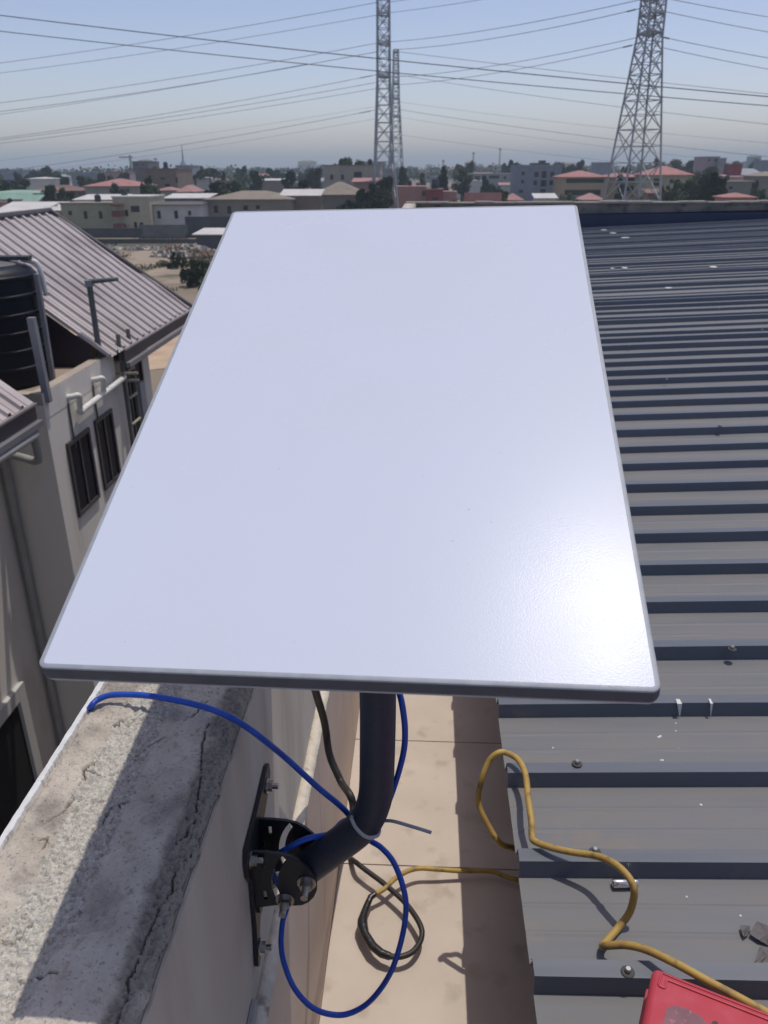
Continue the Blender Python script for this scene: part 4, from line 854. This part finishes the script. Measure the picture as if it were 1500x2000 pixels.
# black poly tanks on some roofs
tkm = mat('black_roof_tank', (.02,.022,.027), rough=.5)
for px, py, Y, lab in ((178,395.5,168,'small black tank on the roof of the long khaki house'),(232,383,166,'small black tank on the roof of the tall cream house'),(322,327,240,'small black tank on the unfinished brown block'),(722,322,230,'small black tank at the right end of the beige block roof'),
                       (935,351,335,'small black tank on the right one of the two sunlit white houses'),(800,363.5,240,'small black tank on the flat dusty pink house'),(1425,353.5,240,'small black tank on the brownish grey house at the right'),(745,329,305,'small black tank on the low grey building behind the pylon foot')):
    x = vx(px, Y); zz = vz(py, Y, px); mb = MB(); mb.lathe((x, Y+2, zz), [(.6,0),(.62,.05),(.62,.5),(.65,.55),(.62,.6),(.62,1.15),(.5,1.35),(.18,1.42),(.18,1.5)], n=16)
    mb.box(x-.75, x+.75, Y+1.3, Y+2.7, zz-.6, zz-.003); tag(mb.build('roof_tank', tkm), lab, 'water tank', 'black tanks on far roofs')
# crane and masts
cr_ = thing('tower_crane', 'faint pale tower crane beside the dark square tower block', 'crane', (vx(259,700), 700, 0)); Yc = 700; xc = vx(259,Yc)
crm = mat('crane_steel', (.35,.33,.28), rough=.7)
mb = MB(); mb.box(xc-.8, xc+.8, Yc-.8, Yc+.8, 0, vz(303,Yc,259)); mb.build('mast', crm, cr_)
mb = MB(); zj = vz(307,Yc,250); mb.box(vx(238,Yc), xc-.81, Yc-.6, Yc+.6, zj-.5, zj+.6); mb.box(xc+.81, vx(264,Yc), Yc-.6, Yc+.6, zj-.5, zj+.6); mb.build('jib', crm, cr_)
for px, pt, Y, lab in ((308,308,600,'thin radio mast on the skyline right of the crane'),(923,297,700,'thin faint mast on the skyline right of the middle pylon'),(974,289,760,'taller faint mast on the skyline left of the blue grey block'),(634,322,500,'short faint mast left of the beige block'),(865,312,650,'short faint mast close right of the middle pylon')):
    t = MB(); x = vx(px, Y); t.tube([(x,Y,0),(x,Y,vz(pt,Y,px))], [.7,.45], 6); t.box(x-1.1, x+1.1, Y-1, Y+1, vz(pt+4,Y,px), vz(pt+1.5,Y,px)); tag(t.build('radio_mast', crm), lab, 'mast')

# ================================================================== PYLONS AND WIRES
galv = mat('galvanised_steel', (.30,.315,.33), (.38,.395,.41), .55, .5, metallic=.35)
ins_m = mat('insulator_glass', (.07,.08,.08), rough=.4)
def pylon(label, x, Y, prof, rot, leg_w, br_w, arms, nseg, panels=None):
    """prof: list of (z, half width)"""
    t = thing('pylon', label, 'pylon', (x, Y, 0)); c, s = math.cos(rot), math.sin(rot)
    def pt(i, z):
        for (za, wa), (zb, wb) in zip(prof, prof[1:]):
            if za <= z <= zb: h = wa+(wb-wa)*(z-za)/(zb-za); break
        else: h = prof[-1][1]
        u, v = ((-h,-h),(h,-h),(h,h),(-h,h))[i % 4]; return Vector((x+u*c-v*s, Y+u*s+v*c, z))
    for i in range(4):
        mb = MB()
        for (za, _), (zb, _) in zip(prof, prof[1:]): mb.bar(pt(i,za), pt(i,zb), leg_w)
        mb.build('leg', galv, t)
    mb = MB(); zs = [prof[0][0]]
    while zs[-1] < prof[-1][0]-.5:
        wv = (pt(1,zs[-1])-pt(0,zs[-1])).length; zs.append(min(prof[-1][0], zs[-1]+wv*nseg))
    for a, b_ in zip(zs, zs[1:]):
        for i in range(4):
            mb.bar(pt(i,a), pt(i+1,b_), br_w); mb.bar(pt(i+1,a), pt(i,b_), br_w)
            mb.bar(pt(i,b_), pt(i+1,b_), br_w)
            m_ = (a+b_)/2; q = (pt(i,a)+pt(i+1,b_))/2; mb.bar(pt(i,m_), q, br_w*.8); mb.bar(pt(i+1,m_), q, br_w*.8)
    mb.build('lattice', galv, t)
    for z, ln, dirv in arms:
        mb = MB(); dv = Vector((math.sin(dirv), math.cos(dirv), 0)); 
        for sgn in (-1, 1):
            tip = Vector((x, Y, z)) + dv*sgn*ln
            for i in range(4): 
                p = pt(i, z+ (0 if 1 else 0)); p2 = pt(i, min(z+1.6, prof[-1][0]))
                if (p-Vector((x,Y,z))).dot(dv)*sgn > 0: mb.bar(p, tip, br_w*1.3); mb.bar(p2, tip, br_w); mb.bar(p, p.lerp(tip,.5)+Vector((0,0,.5)), br_w)
        for i in range(4): mb.bar(pt(i,z), pt(i+1,z), br_w*1.6)
        mb.build('cross_arm', galv, t)
    return t
Y1, Y2, Y3 = 215, 420, 140
x1 = vx(750, Y1, 330); x2 = vx(773, Y2, 330); x3 = vx(1240, Y3, 330)
pylon('tall lattice pylon rising above the middle of the antenna', x1, Y1, [(0,3.4),(13,2.15),(30,1.5),(60,1.25),(62,.3)], R(8), .34, .15, [(vz(148,Y1)-.2,4.5,R(6)),(vz(85,Y1),5.5,R(6)),(vz(28,Y1),4.5,R(6))], 1.05)
pylon('thinner farther pylon just right of the tall middle pylon', x2, Y2, [(0,4.6),(14,3.0),(40,1.6),(vz(97,Y2),1.1)], R(10), .40, .20, [(vz(163,Y2),5,R(6)),(vz(193,Y2),5,R(6)),(vz(228,Y2),5,R(6)),(vz(103,Y2),3,R(6))], 1.0)
pylon('right hand lattice pylon with wide splayed legs behind the coral roofs', x3, Y3, [(0,3.75),(vz(80,Y3),1.35),(45,1.2),(46,.3)], R(17.5), .26, .12, [(vz(72,Y3),4.2,R(12)),(vz(36,Y3),4.6,R(12)),(vz(5,Y3),4.2,R(12))], .86)
wire_m = mat('dark_conductor', (.12,.125,.135), rough=.5)
def wire(label, a, b_, r, sag=0.0, ins=None, grp='power lines between the pylons'):
    (pa, qa, ya), (pb, qb, yb) = a, b_
    A, B = onY(pa, qa, ya), onY(pb, qb, yb)
    pts = [A.lerp(B, i/40) - Vector((0,0,4*sag*(i/40)*(1-i/40))) for i in range(41)]
    t = thing('power_line', label, 'power line', A, grp)
    mb = MB(); mb.tube(pts, r, 5); mb.build('conductor', wire_m, t)
    for k, ln in (ins or ()):
        d = (pts[1]-pts[0]).normalized() if k == 0 else (pts[-2]-pts[-1]).normalized(); p = A if k == 0 else B; mb = MB()
        prof_ = [(.05,1.2)]
        for i in range(8): prof_ += [(.13, 1.25+i*ln/8), (.05, 1.25+i*ln/8+ln/16)]
        mb.lathe(p, prof_, d, 8); mb.build('insulator', ins_m, t)
    return t
# the two near dark lines crossing the whole view
wire('upper of the two dark near lines crossing the whole sky', (-220,2,70), (1720,208,64), .035, .35, grp='near dark power lines')
wire('lower of the two dark near lines crossing the whole sky', (-220,35,70), (1720,224,64), .030, .35, grp='near dark power lines')
wire('thin twin running just above the upper dark near line, right half', (770,100,74), (1720,206,64), .016, .1, grp='near dark power lines')
L = 'left of the middle pylon'
Yl = 250
wire('topmost line '+L, (-250,152,Yl), (740,4,Y1), .055, 1.2)
wire('second line from the top '+L, (-250,170,Yl), (738,29,Y1), .05, 1.2)
wire('third line from the top '+L, (-250,228,Yl), (737,84,Y1), .055, 1.4)
wire('fourth line from the top '+L, (-250,245,Yl), (737,101,Y1), .06, 1.4)
wire('fourth line\'s lower twin, parting from it towards the left edge', (-250,254,Yl), (600,125,Y1), .045, 1.0)
wire('fifth line from the top '+L, (-250,299,Yl), (735,146,Y1), .05, 1.5, ((1,3.0),))
wire('sixth line from the top '+L, (-250,300,Yl), (735,161,Y1), .05, 1.3)
wire('seventh line from the top '+L, (-250,306,Yl), (735,173,Y1), .045, 1.2)
wire('lowest clear line '+L+', dipping to the skyline', (-250,363,Yl), (733,215,Y1), .045, 1.5, ((1,3.0),))
wire('faint line under the lowest clear one '+L, (-250,372,300), (733,232,300), .035, 1.5)
wire('faint line over the lowest clear one '+L, (-250,340,300), (733,208,300), .03, 1.5)
M_ = 'between the middle and right pylons'
wire('topmost short line at the top edge right of the middle pylon', (760,4,Y1), (1010,-40,Y3), .05, .2)
wire('second line from the top '+M_+', leaving through the top edge', (760,25,Y1), (1250,-58,Y3), .045, .4)
wire('upper line of the upper pair '+M_, (757,82,Y1), (1252,-1,Y3), .05, .8)
wire('lower line of the upper pair '+M_, (770,97,Y1), (1252,16,Y3), .05, .9, ((1,2.0),))
wire('upper line of the lower pair '+M_, (760,151,Y1), (1246,73,Y3), .045, .9)
wire('lower line of the lower pair '+M_, (768,166,Y1), (1244,86,Y3), .045, .9, ((1,2.0),))
wire('line falling rightwards from the top of the thin pylon, passing behind the right pylon', (778,146,Y2), (1720,265,300), .08, 1.5)
wire('upper faint line falling right from the thin pylon', (780,199,Y2), (1720,297,330), .045, 1.5)
wire('clear middle line falling right from the thin pylon', (780,214,Y2), (1720,327,330), .08, 1.6)
wire('lower faint line falling right from the thin pylon', (780,229,Y2), (1720,345,330), .04, 1.6)
wire('faintest low line falling right from the thin pylon to the skyline', (780,263,Y2), (1300,325,Y2), .05, .8)
Q = 'right of the right pylon'
wire('topmost line '+Q, (1278,-8,Y3), (1760,66,170), .045, .5)
wire('second line from the top '+Q, (1282,19,Y3), (1760,99,170), .045, .5)
wire('third line from the top '+Q, (1278,69,Y3), (1760,150,170), .045, .5, ((0,2.0),))
wire('fourth line from the top '+Q, (1276,89,Y3), (1760,174,170), .042, .5)

# ================================================================== TREES
leafs = {'dark': mat('foliage_dark', (.016,.030,.012), (.036,.056,.021), .8, 1.3, c3=(.016,.026,.013), s3=.6), 'green': mat('foliage_green', (.035,.06,.018), (.065,.095,.03), .8, 1.3, c3=(.024,.04,.015), s3=.6), 'olive': mat('foliage_olive', (.05,.06,.026), (.085,.09,.04), .8, 1.3, c3=(.03,.04,.02), s3=.6)}
bark = mat('tree_bark', (.09,.07,.05), (.13,.10,.075), .95, 4)
def crown_mesh(kind, seed):
    rnd = random.Random(seed); mb = MB(); cl = []
    if kind == 'round':
        for i in range(26):
            a = rnd.uniform(0,6.28); h = rnd.uniform(.34,.92); r = .36*math.sqrt(rnd.random())*math.sin(math.pi*min(1,max(.1,(h-.2)/.85))); cl.append((r*math.cos(a), r*math.sin(a), h, rnd.uniform(.07,.14)))
    elif kind == 'cypress':
        for i in range(22):
            h = .06+.9*i/21; r = .11*math.sin(math.pi*min(1,(1-h)*.75+.12)); a = rnd.uniform(0,6.28); cl.append((r*.5*math.cos(a), r*.5*math.sin(a), h, max(.03, r)))
    elif kind == 'bush':
        for i in range(22):
            a = rnd.uniform(0,6.28); r = .62*math.sqrt(rnd.random()); cl.append((r*math.cos(a), r*math.sin(a), rnd.uniform(.15,.85)*(1-.5*r), rnd.uniform(.12,.24)))
    elif kind == 'palm':
        for i in range(15):
            a = i*2.4; up_ = rnd.uniform(-.1,.5)
            for k in range(1,7):
                u = k/6; cl.append((.30*u*math.cos(a), .30*u*math.sin(a), .82+.22*up_*u-.18*u*u, .03))
    for cx_, cy_, cz_, cr2 in cl:
        for j in range(110 if kind != 'palm' else 14):
            v = Vector((rnd.gauss(0,1), rnd.gauss(0,1), rnd.gauss(0,.8))); v = v.normalized()*cr2*rnd.uniform(.55,1.05); c = Vector((cx_,cy_,cz_))+v
            u = Vector((rnd.gauss(0,1), rnd.gauss(0,1), rnd.gauss(0,1))).normalized(); w_ = u.orthogonal().normalized(); s = rnd.uniform(.024,.05)*(1.4 if kind == 'bush' else 1)*(.6 if kind == 'cypress' else 1)
            mb.add([c-u*s, c+w_*s*.6, c+u*s, c-w_*s*.6], [(0,1,2,3)])
    return mb
def trunk_mesh(kind, seed):
    rnd = random.Random(seed); mb = MB()
    if kind == 'bush': 
        for i in range(4): a = i*1.6; mb.tube([(0,0,0),(.15*math.cos(a),.15*math.sin(a),.3),(.3*math.cos(a),.3*math.sin(a),.6)], [.03,.02,.01], 6)
    elif kind == 'palm': mb.tube([(0,0,0),(.01,.01,.4),(0,.02,.82)], [.03,.022,.018], 8)
    elif kind == 'cypress': mb.tube([(0,0,0),(0,0,.9)], [.02,.006], 7)
    else:
        mb.tube([(0,0,0),(.01,0,.25),(.0,.01,.5)], [.035,.028,.02], 8)
        for i in range(6): a = i*1.05+rnd.random(); mb.tube([(0,0,rnd.uniform(.22,.4)),(.12*math.cos(a),.12*math.sin(a),.5),(.24*math.cos(a),.24*math.sin(a),.68)], [.018,.012,.006], 6)
    return mb
PROTO = {}
def tree(label, px, Y, ptop, kind='round', leaf='dark', width_px=None, name=None, group=None, base=0.0):
    name = name or {'round':'tree','cypress':'cypress_tree','bush':'bush','palm':'palm_tree'}[kind]
    x = vx(px, Y); hgt = vz(ptop, Y, px)-base; seed = random.Random(int(px*7+Y)).randrange(3); key = (kind, seed, leaf)
    if key not in PROTO:
        c = crown_mesh(kind, seed+hash(kind) % 1 + 5).build('crown', leafs[leaf]); k = trunk_mesh(kind, seed).build('trunk', bark); PROTO[key] = (c, k, [True])
    c, k, first = PROTO[key]
    if not first[0]: c, k = c.copy(), k.copy(); COL.objects.link(c); COL.objects.link(k)
    first[0] = False
    t = thing(name, label, {'tree':'tree','cypress_tree':'tree','bush':'bush','palm_tree':'tree'}[name], (x, Y, base), group)
    sx_ = hgt
    if width_px: width_px *= 1.3
    if width_px: sx_ = (vx(px+width_px/2, Y)-vx(px-width_px/2, Y))/{'round':.86,'cypress':.2,'bush':1.4,'palm':.7}[kind]
    t.scale = (sx_, sx_, hgt); t.rotation_euler = (0,0,(px*1.7) % 6.28)
    c.parent = t; k.parent = t
for a in ((-5,190,362,'round','green',60,'green tree at the far left edge behind the mint roof'),(20,230,352,'round','dark',40,'dark tree above the mint roof at the left edge'),(40,240,350,'round','olive',36,'olive tree left of the pale cream house'),
          (92,186,362,'round','dark',30,'dark round tree standing right of the mint green roof'),(97,176,385,'bush','dark',26,'dark shrub below the round tree right of the mint roof'),(112,200,366,'round','olive',34,'olive tree above the left end of the khaki house'),(128,205,372,'round','green',28,'green tree over the khaki house roof'),
          (128,300,346,'round','dark',20,'small dark tree left of the coral red hip roof'),(222,200,358,'round','dark',22,'dark tree in front of the right end of the coral red roof'),(238,198,362,'bush','dark',28,'dark shrub below the coral red roof'),
          (286,205,343,'round','dark',26,'tall dark tree before the unfinished brown block'),(296,200,356,'round','green',30,'broad tree at the foot of the unfinished brown block'),(411,300,318,'palm','dark',34,'dark spiky palm breaking the skyline right of the spire'),
          (398,330,330,'round','dark',36,'dark rounded tree left of the spiky palm'),(440,215,349,'round','dark',50,'broad dark tree above the long taupe house'),(462,213,350,'round','green',40,'green tree right of the broad dark tree above the taupe house'),(420,214,356,'round','dark',44,'low dark tree left of the broad dark one above the taupe house'),
          (500,260,334,'round','dark',26,'dark tree behind the right end of the taupe house'),(535,420,328,'round','dark',40,'dark tree clump on the skyline left of the beige block'),(600,420,328,'round','olive',30,'olive tree on the skyline close left of the beige block'),
          (672,260,309,'round','green',44,'green tree rising over the roof of the beige block'),(702,270,314,'round','dark',36,'lower dark tree over the right part of the beige block'),(590,230,352,'round','dark',30,'dark tree behind the broken pale shed roof'),
          (752,205,342,'round','dark',38,'dark tree in front of the middle pylon foot'),(735,190,356,'round','dark',44,'large dark tree left of the pylon foot'),(708,185,368,'round','dark',40,'dark tree right of the rounded taupe roof'),(690,178,384,'bush','dark',70,'dark hedge mass below the rounded taupe roof'),(742,180,374,'round','dark',34,'dark bushy tree next to the dusty pink house'),
          (785,290,328,'cypress','dark',11,'narrow dark cypress just right of the thin pylon'),(792,280,352,'bush','dark',24,'dark shrub at the foot of the cypress by the thin pylon'),(867,250,325,'cypress','dark',10,'tall dark cypress right of the small blue tank'),(909,245,345,'cypress','dark',8,'slim dark cypress between the two white houses'),
          (820,300,350,'bush','dark',24,'dark shrub behind the dusty pink house'),(885,238,370,'bush','dark',22,'dark shrub left of the salmon wall'),(963,262,350,'bush','green',54,'wide green shrub above the salmon wall'),(947,270,343,'round','dark',14,'small dark tree left of the wide green shrub'),(985,250,372,'round','green',22,'green tree at the right end of the salmon wall'),
          (895,420,319,'round','dark',18,'dark square topped tree on the skyline right of the middle pylon'),(918,430,312,'round','dark',16,'taller dark tree on the skyline left of the faint mast'),(1000,420,312,'round','dark',26,'dark tree left of the blue grey block on the skyline'),(985,500,318,'round','dark',22,'dark skyline tree beyond the frame building'),
          (1090,420,317,'round','dark',36,'dark tree behind the right end of the blue grey block'),(1128,400,312,'round','dark',28,'dark rounded tree above the tan house roof'),(1110,410,320,'round','green',36,'green tree between the blue grey block and tan house'),(1112,225,368,'bush','green',34,'green shrub before the balcony bands of the tan house'),
          (1283,380,309,'round','dark',22,'dark tree touching the right leg of the right pylon'),(1315,400,312,'round','olive',40,'olive tree behind the bright coral roof'),(1350,380,314,'round','dark',44,'dark tree right behind the bright coral roof'),(1212,200,340,'round','dark',20,'dark tree between the legs of the right pylon'),
          (1345,195,348,'round','green',40,'green tree at the right foot of the bright coral roof'),(1372,190,340,'round','dark',36,'dark tree mass right of the green tree by the coral roof'),(1395,188,338,'cypress','dark',22,'dark upright tree below the mauve block'),(1410,190,345,'round','dark',24,'dark tree left of the brownish grey house'),(1322,200,350,'cypress','olive',12,'olive upright tree before the coral roofed house'),(1300,202,352,'bush','olive',26,'olive shrub before the coral roofed house'),
          (1385,300,326,'round','dark',50,'dark crown in front of the mauve tower block'),(1440,230,372,'bush','olive',44,'olive shrubs above the low coral pink roof'),(1478,225,350,'round','dark',16,'dark tree right of the brownish grey house'),(1490,200,362,'bush','green',44,'green shrub at the right edge above the parapet'),
          (1470,400,312,'round','dark',22,'dark skyline tree right of the dark red tower'),(1430,480,314,'round','olive',40,'olive skyline tree behind the dark red tower house'),(1408,480,318,'round','dark',30,'hazy tree right of the grey stair tower'),(1255,190,375,'bush','dark',30,'dark shrub at the base of the right pylon'),(1220,300,322,'round','dark',26,'dark tree behind the left legs of the right pylon'),
          (65,420,331,'round','dark',22,'dark skyline tree at the far left'),(108,480,333,'round','dark',34,'hazy skyline tree right of the far left slab block')):
    px, Y, pt, kind, leaf, wpx, lab = a; tree(lab, px, Y, pt, kind, leaf, wpx)
# more trees scattered between the houses
rtr = random.Random(77); spots = []
for px in range(-10, 1520, 44):
    if 620 < px < 750 or 1180 < px < 1260: continue
    Y = rtr.uniform(255, 400); pt = rtr.uniform(323, 345); p2 = px+rtr.uniform(-14, 14); kind = rtr.choice(['round','round','round','cypress','bush']); lf = rtr.choice(['dark','dark','green','olive'])
    nm = {'round':'rounded','cypress':'slim','bush':'low bushy'}[kind]
    where = 'left part of the town' if p2 < 500 else 'middle of the town' if p2 < 1000 else 'right part of the town'
    spots.append((p2, Y, pt, kind, lf, nm, where))
cnt = {}
for p2, Y, pt, kind, lf, nm, where in spots:
    k_ = (where,); cnt[k_] = cnt.get(k_, 0)+1
    tree(f'{nm} {lf} tree, {words[cnt[k_]-1]} from the left among the {where}', p2, Y, pt, kind, lf, {'round':rtr.uniform(22,40),'cypress':8,'bush':rtr.uniform(26,44)}[kind], group='trees scattered between the houses')
# shrubs of the sandy lot
for px, py, wpx, hh, leaf, lab in ((328,524,28,2.2,'dark','dark round bush on the sandy lot before the rubble heap'),(372,545,52,2.6,'green','green weeds and shrubs at the near edge of the sandy lot'),(350,560,40,2.2,'dark','dark green shrub nearest the neighbour roof edge'),(392,572,40,2.6,'green','green shrub against the left edge of the antenna'),(300,520,20,.9,'olive','low olive weeds left of the round bush')):
    c = lot(px, py); t_y = c.y; ptop = None
    for v in range(int(py), 300, -1):
        if vz(v, t_y, px) >= hh: ptop = v; break
    tree(lab, px, t_y, ptop, 'bush', leaf, wpx)
mb = MB(); rnd = random.Random(5)
for i in range(900):
    Y = rnd.uniform(520, 2200); x = rnd.uniform(-.6,.6)*Y; hgt = rnd.uniform(7, 15); rr = hgt*rnd.uniform(.5,1.1)
    for j in range(90):
        v = Vector((rnd.gauss(0,1), rnd.gauss(0,1), rnd.gauss(0,1))).normalized()*rnd.uniform(.3,1); c = Vector((x+v.x*rr, Y+v.y*rr, hgt*.62+v.z*hgt*.38)); u = Vector((rnd.gauss(0,1), rnd.gauss(0,1), rnd.gauss(0,1))).normalized(); w_ = u.orthogonal().normalized(); s = rnd.uniform(.7,1.5)
        mb.add([c-u*s, c+w_*s*.7, c+u*s, c-w_*s*.7], [(0,1,2,3)])
tag(mb.build('distant_trees', leafs['dark']), 'hazy dark tree line scattered through the far town', 'trees', kind='stuff')
mb = MB(); rnd = random.Random(15)
for i in range(9000):
    c = lot(rnd.uniform(120, 470), 570 - 110*rnd.random()**.7); 
    if noise.noise((c.x*.12, c.y*.12, 3)) < .12: continue
    s = rnd.uniform(.06,.2); a = rnd.uniform(0,3.14); d = Vector((math.cos(a), math.sin(a), 0))*s*.5; mb.add([c-d, c+d, c+d*.3+Vector((0,0,s*2)), c-d*.3+Vector((0,0,s*1.6))], [(0,1,2,3)])
tag(mb.build('weeds', leafs['olive']), 'patchy dry weeds growing over the sandy lot', 'weeds', kind='stuff')

# ================================================================== HAZE
hz = bpy.data.materials.new('haze'); hz.use_nodes = True; n = hz.node_tree.nodes; l = hz.node_tree.links
n.remove(n['Principled BSDF']); pv = n.new('ShaderNodeVolumePrincipled'); pv.inputs['Density'].default_value = HAZE; pv.inputs['Color'].default_value = (.74,.89,.97,1); pv.inputs['Anisotropy'].default_value = .0
l.new(pv.outputs[0], n['Material Output'].inputs['Volume'])
mb = MB(); mb.box(-4100, 4100, -700, 5100, -1, 70); o = mb.build('haze', hz); o['kind'] = 'stuff'; o['label'] = 'thin pale blue haze hanging over the far town'; o['category'] = 'haze'
